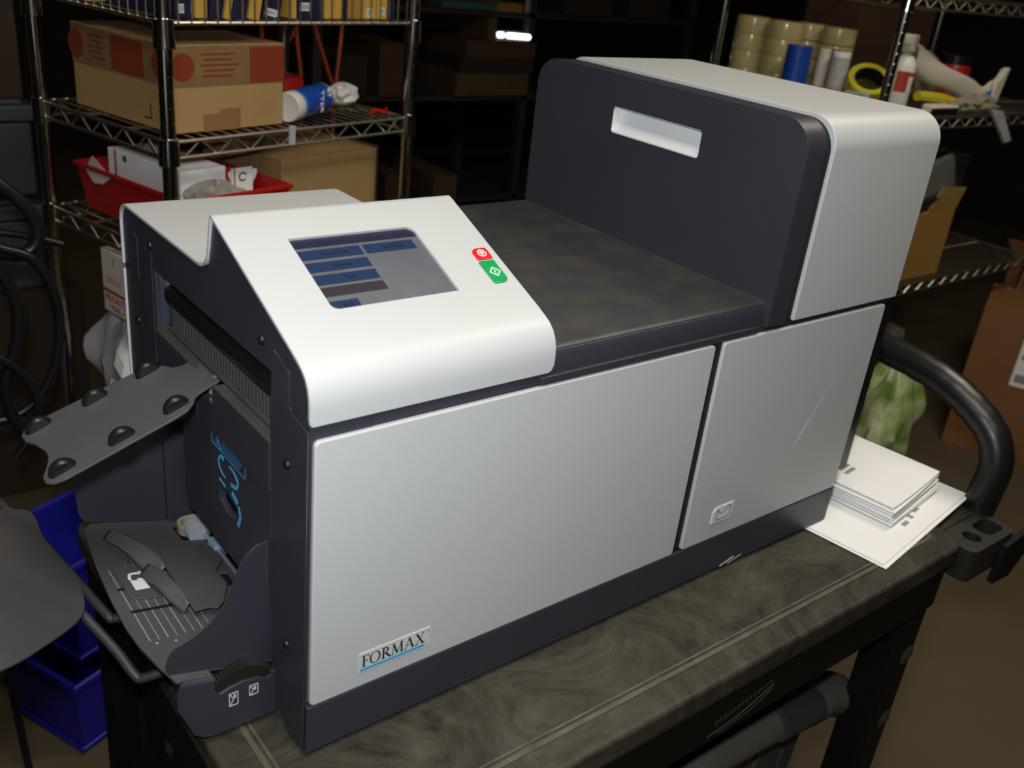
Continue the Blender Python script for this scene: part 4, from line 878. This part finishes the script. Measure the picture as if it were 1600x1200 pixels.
ob('tape_winding', G().lathe([(0.042, -0.02), (0.058, -0.02), (0.058, 0.02), (0.042, 0.02), (0.042, -0.02)], (0, 0, 0), 2, 30).move(TM), YELT, yt)
ob('tape_core', G().lathe([(0.0395, -0.02), (0.0415, -0.02), (0.0415, 0.02), (0.0395, 0.02), (0.0395, -0.02)], (0, 0, 0), 2, 30).move(TM), GAP, yt)
tag(ob('label_card', G().prism([(0, 0), (0.075, 0.0), (0.072, 0.045), (0.004, 0.050)], 0, 0, 0.02), mat('pale_blue_card', (0.42, 0.52, 0.62), 0.5), None, 0.002, loc=(2.13, 0.935, ZR)), 'pale blue and white card lying below the yellow tape roll', 'card')
# spray bottle
sb = thing('spray_bottle', 'white spray bottle with a red label next to the right rack post', 'bottle', (2.30, 0.95, ZR), math.radians(20))
ob('bottle_body', G().lathe([(0.031, 0), (0.0335, 0.004), (0.0335, 0.118), (0.031, 0.130), (0.022, 0.146), (0.013, 0.152), (0.012, 0.160)], (0, 0, 0), 2, 24), BOTW, sb)
ob('bottle_cap', G().prism(rrect(-0.026, 0.030, 0.158, 0.205, 0.011), 1, -0.018, 0.018), PAPERB, sb, 0.004)
ob('cap_nozzle', G().lathe([(0.006, -0.034), (0.007, -0.022)], (0, 0, 0.185), 0, 12), PAPERB, sb)
ob('bottle_label', G().add([(0.0340*math.cos(a), 0.0340*math.sin(a), z) for z in (0.055, 0.110) for a in [math.radians(170+i*12) for i in range(6)]], [(i, i+1, i+7, i+6) for i in range(5)]), REDINK, sb)
ob('label_line', G().add([(0.0340*math.cos(a), 0.0340*math.sin(a), z) for z in (0.098, 0.108) for a in [math.radians(230+i*10) for i in range(6)]], [(i, i+1, i+7, i+6) for i in range(5)]), REDINK, sb)
# folded white bag with blue print, yellow strip, rumpled film, red can behind
wbag = thing('folded_white_bag', 'folded white paper bag with a blue print lying over the yellow strip', 'bag', (2.55, 0.95, ZR+0.046), 0)
bagc = spline([(-0.22, 0, 0.105), (-0.10, 0, 0.062), (0.05, 0, 0.030), (0.18, 0, 0.004), (0.24, 0, -0.004), (0.28, 0, -0.002), (0.31, 0, 0.002)], 6)
def fnb(a, b):
    p = bagc[min(len(bagc)-1, int(round(a*(len(bagc)-1))))]; q = 2*math.pi*b
    hh = 0.032+0.006*math.sin(8*a); tt = 0.016*(1-0.55*a)+0.003*math.sin(11*a)
    return (p[0]-0.012*math.cos(q)*a, p[1]-tt*math.sin(q), p[2]+hh*math.cos(q)+0.004*math.sin(17*a+q))
ob('bag_paper', G().grid(fnb, 36, 16), PAPERB, wbag, smooth=50)
ob('bag_flap', G().prism([(0.285, -0.034), (0.325, -0.036), (0.350, 0.078), (0.330, 0.070), (0.312, 0.045), (0.290, 0.032)], 1, -0.012, 0.010), PAPERB, wbag, 0.003)
ob('blue_print', G().add([(fnb(a, b)[0], fnb(a, b)[1]-0.0012, fnb(a, b)[2]) for b in (0.20, 0.30) for a in (0.64, 0.70, 0.76, 0.80)], [(0,1,5,4), (1,2,6,5), (2,3,7,6)]), LOGOB, wbag, smooth=0)
tag(ob('yellow_strip', G().tube(spline([(2.36, 0.92, ZR+0.045), (2.46, 0.91, ZR+0.040), (2.58, 0.905, ZR+0.022), (2.66, 0.90, ZR+0.010), (2.72, 0.90, ZR+0.016), (2.76, 0.91, ZR+0.012)], 5), 0.014, 8), YELT), 'yellow plastic strip on the right rack under the white bag', 'strip')
tag(ob('white_sleeve', G().box(2.38, 2.52, 0.87, 0.91, ZR, ZR+0.026), PAPERB, None, 0.006), 'flat white sleeve at the front of the right rack', 'sleeve')
tag(ob('black_strip', G().box(2.36, 2.50, 0.862, 0.868, ZR, ZR+0.020), BLACK, None, 0.002), 'black strip along the front edge of the right rack', 'strip')
lump('rumpled_film', 'rumpled clear film hanging at the right rack edge below the white bag', 'plastic film', (2.63, 0.885, ZR), 0.11, 0.028, 0.05, mat('film_beige', (0.36, 0.32, 0.25), 0.3, alpha=0.8), 21, 0.4)
tag(ob('film_tail', G().add([(2.66, 0.845, ZR+0.02), (2.74, 0.845, ZR+0.01), (2.84, 0.84, ZR-0.08), (2.80, 0.84, ZR-0.085), (2.66, 0.85, ZR+0.015), (2.74, 0.85, ZR+0.005), (2.84, 0.846, ZR-0.085), (2.80, 0.846, ZR-0.09)], [(0,1,2,3), (4,7,6,5), (0,4,5,1), (1,5,6,2), (2,6,7,3), (3,7,4,0)]), BAGW), 'white film tail hanging below the right rack edge', 'plastic film')
lump('brown_wad', 'wad of dull brown packing paper behind the white bag', 'packing paper', (2.62, 1.08, ZR), 0.085, 0.045, 0.14, mat('dull_tan', (0.22, 0.16, 0.10), 0.7), 31, 0.35)
rc = thing('red_jar', 'dark red jar behind the white bag on the right rack', 'jar', (2.86, 1.10, ZR), 0)
ob('jar_body', G().lathe([(0.045, 0), (0.05, 0.005), (0.05, 0.10), (0.042, 0.115)], (0, 0, 0), 2, 24), REDP, rc)
ob('jar_lid', G().lathe([(0.046, 0.110), (0.046, 0.135), (0.040, 0.138)], (0, 0, 0), 2, 24), BLACK, rc)
carton('back_carton', 'dark reddish-brown carton behind the clear tape rolls on the right rack', (2.42, 1.20, ZR), 0.0, 0.42, 0.20, 0.27, mat('dark_red_card', (0.045, 0.016, 0.008), 0.7), flaps=False)
# lower level of the right rack
tb_ = carton('open_carton', 'open tan carton with a raised flap on the lower level of the right rack', (2.45, 0.875, -0.1620), 0.0, 0.24, 0.24, 0.215, mat('amber_cardboard', (0.36, 0.19, 0.045), 0.75), flaps=False)
ob('raised_flap', G().add([(0.075, 0.0, 0.215), (0.24, 0.0, 0.215), (0.245, -0.012, 0.285), (0.10, -0.012, 0.295), (0.075, 0.003, 0.215), (0.24, 0.003, 0.215), (0.245, -0.009, 0.285), (0.10, -0.009, 0.295)], [(0,1,2,3), (7,6,5,4), (0,4,5,1), (1,5,6,2), (2,6,7,3), (3,7,4,0)]), mat('flap_tan', (0.40, 0.25, 0.07), 0.75), tb_)
ld = thing('smoky_lid', 'smoky translucent plastic lid lying on the open carton', 'lid', (2.39, 0.865, 0.056), math.radians(4))
def fnl(a, b):
    x = 0.29*a; c = 0.115*math.sqrt(max(0, 1-max(0, (a-0.75)/0.25)**2)) if a > 0.75 else 0.115
    return (x, 0.02*b, 0.015+0.05*a+b*c)
ob('lid_panel', G().grid(fnl, 16, 6), LID, ld, solid=0.003, smooth=60)
ob('lid_edge', G().tube([(0, -0.003, 0.013), (0.29, -0.003, 0.063)], 0.006, 8), BLACK, ld)
lump('dark_bundle', 'dark rumpled bundle under the lower level of the right rack', 'bundle', (3.10, 1.32, -H), 0.18, 0.12, 0.42, mat('dark_cloth', (0.045, 0.04, 0.04), 0.7, var=0.5, vscale=8), 41, 0.3)
lump('pale_wad', 'pale crumpled paper near the cart handle under the right rack', 'paper wad', (2.86, 1.08, -0.55), 0.085, 0.06, 0.10, mat('dim_pale', (0.20, 0.18, 0.13), 0.7), 43, 0.35)
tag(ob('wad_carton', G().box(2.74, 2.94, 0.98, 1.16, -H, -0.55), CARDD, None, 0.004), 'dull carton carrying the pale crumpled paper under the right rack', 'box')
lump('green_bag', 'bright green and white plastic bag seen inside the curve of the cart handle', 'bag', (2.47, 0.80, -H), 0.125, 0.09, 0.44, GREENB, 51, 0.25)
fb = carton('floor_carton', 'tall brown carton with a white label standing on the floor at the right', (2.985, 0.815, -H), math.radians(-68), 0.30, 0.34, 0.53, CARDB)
ob('shipping_label', G().box(0.15, 0.26, -0.0012, 0.0, 0.28, 0.46), PAPER, fb, smooth=0)
for k in range(2): ob('label_bar', G().box(0.16, 0.25, -0.0016, -0.0012, 0.295+k*0.085, 0.325+k*0.07), GREYINK, fb, smooth=0)
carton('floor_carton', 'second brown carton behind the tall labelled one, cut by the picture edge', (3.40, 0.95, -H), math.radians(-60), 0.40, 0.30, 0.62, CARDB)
carton('dark_panel_box', 'tall dark panel box standing behind the open tan carton', (2.72, 0.95, -0.1620), 0, 0.12, 0.3, 0.36, mat('near_black_card', (0.02, 0.019, 0.018), 0.7), flaps=False)

# ------------------------------------------------------------------ dark storage wall far behind
far = thing('far_rack', 'dark storage rack far behind the machine', 'shelving rack', (1.6, 3.1, -H))
FM = mat('rack_dark', (0.02, 0.018, 0.016), 0.6)
for x in (0, 1.1, 2.2):
    for y in (0, 0.5): ob('upright', G().box(x, x+0.04, y, y+0.04, 0, 2.2), FM, far, 0.002)
lv = [0.35, 0.83, 1.20, 1.50, 1.85]
for z in lv: ob('board', G().box(-0.02, 2.26, 0, 0.54, z-0.025, z), FM, far, 0.002)
rnd = random.Random(5); cnt = 0
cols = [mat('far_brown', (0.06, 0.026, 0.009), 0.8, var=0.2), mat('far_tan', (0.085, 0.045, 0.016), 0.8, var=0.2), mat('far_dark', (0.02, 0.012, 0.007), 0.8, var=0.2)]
spots = [(0.70, 0.42, 0.83, 0.10, 1, 'flat brown carton, bottom one of the low pile left of the tower'), (0.72, 0.42, 0.932, 0.06, 2, 'flat dark carton, middle one of the low pile left of the tower'), (0.74, 0.40, 0.994, 0.075, 0, 'flat brown carton on top of the low pile left of the tower'),
  (0.30, 0.12, 0.83, 0.22, 0, 'narrow dim brown carton far behind, left of the low carton pile'), (0.10, 0.14, 0.83, 0.16, 2, 'dim dark carton far behind beside the left rack post'),
  (0.855, 0.045, 1.0695, 0.10, 1, 'upright tan carton beside the bright lamp far behind'), (0.36, 0.10, 0.35, 0.14, 0, 'small dim carton low on the far rack'), (0.62, 0.13, 0.35, 0.12, 1, 'small tan carton low on the far rack left of the tower'),
  (1.30, 0.30, 1.20, 0.14, 2, 'dim dark carton on the far rack above the tower'), (1.72, 0.28, 1.20, 0.18, 2, 'dim dark carton on the far rack above the tape rolls'), (1.2, 0.35, 1.50, 0.2, 2, 'dim dark carton on the high board of the far rack')]
for x, wx, z, h, c, lb in spots: carton('stored_carton', lb, (1.6+x, 3.08, z-H+0.0005), 0, wx, 0.36, h, cols[c], group='cartons on the far rack', flaps=False)
tag(ob('teal_folder', G().box(0, 0.30, 0, 0.3, 0, 0.030), mat('dull_teal', (0.035, 0.08, 0.065), 0.6), None, 0.002, loc=(2.20, 3.09, 1.2005-H)), 'dull teal folder lying on the high board far behind', 'folder')
tag(ob('amber_folder', G().box(0, 0.14, 0, 0.3, 0, 0.034), mat('dull_amber', (0.24, 0.12, 0.02), 0.6), None, 0.002, loc=(2.505, 3.09, 1.2005-H)), 'dull amber folder beside the teal folder far behind', 'folder')
tag(ob('pale_tube', G().lathe([(0.014, 0), (0.014, 0.10)], (0, 0, 0), 2, 12), mat('dull_rose', (0.20, 0.15, 0.13), 0.6), None, loc=(2.68, 3.10, 1.2005-H)), 'pale upright tube beside the amber folder far behind', 'tube')
lampo = thing('strip_lamp', 'small bright strip lamp glowing far behind the machine', 'lamp', (2.515, 3.085, 1.0698-H))
ob('lamp_housing', G().prism([(0.0, 0.0), (0.05, 0.0), (0.05, 0.045), (0.042, 0.045), (0.042, 0.008), (0.0, 0.008)], 0, 0.0, 0.225), BLACK, lampo, 0.002)
LR = Matrix.Translation((0.01, 0.0, 0.028)) @ Matrix.Rotation(math.radians(2), 4, 'Y')
ob('lamp_tube', G().lathe([(0.004, 0.055), (0.012, 0.060), (0.012, 0.185), (0.004, 0.195)], (0, 0.018, 0), 0, 14).move(LR), LAMP, lampo)
ob('lamp_bulb', G().lathe([(0.003, 0.0), (0.012, 0.006), (0.013, 0.018), (0.012, 0.032), (0.003, 0.040)], (0, 0.018, 0), 0, 14).move(LR), LAMP, lampo)
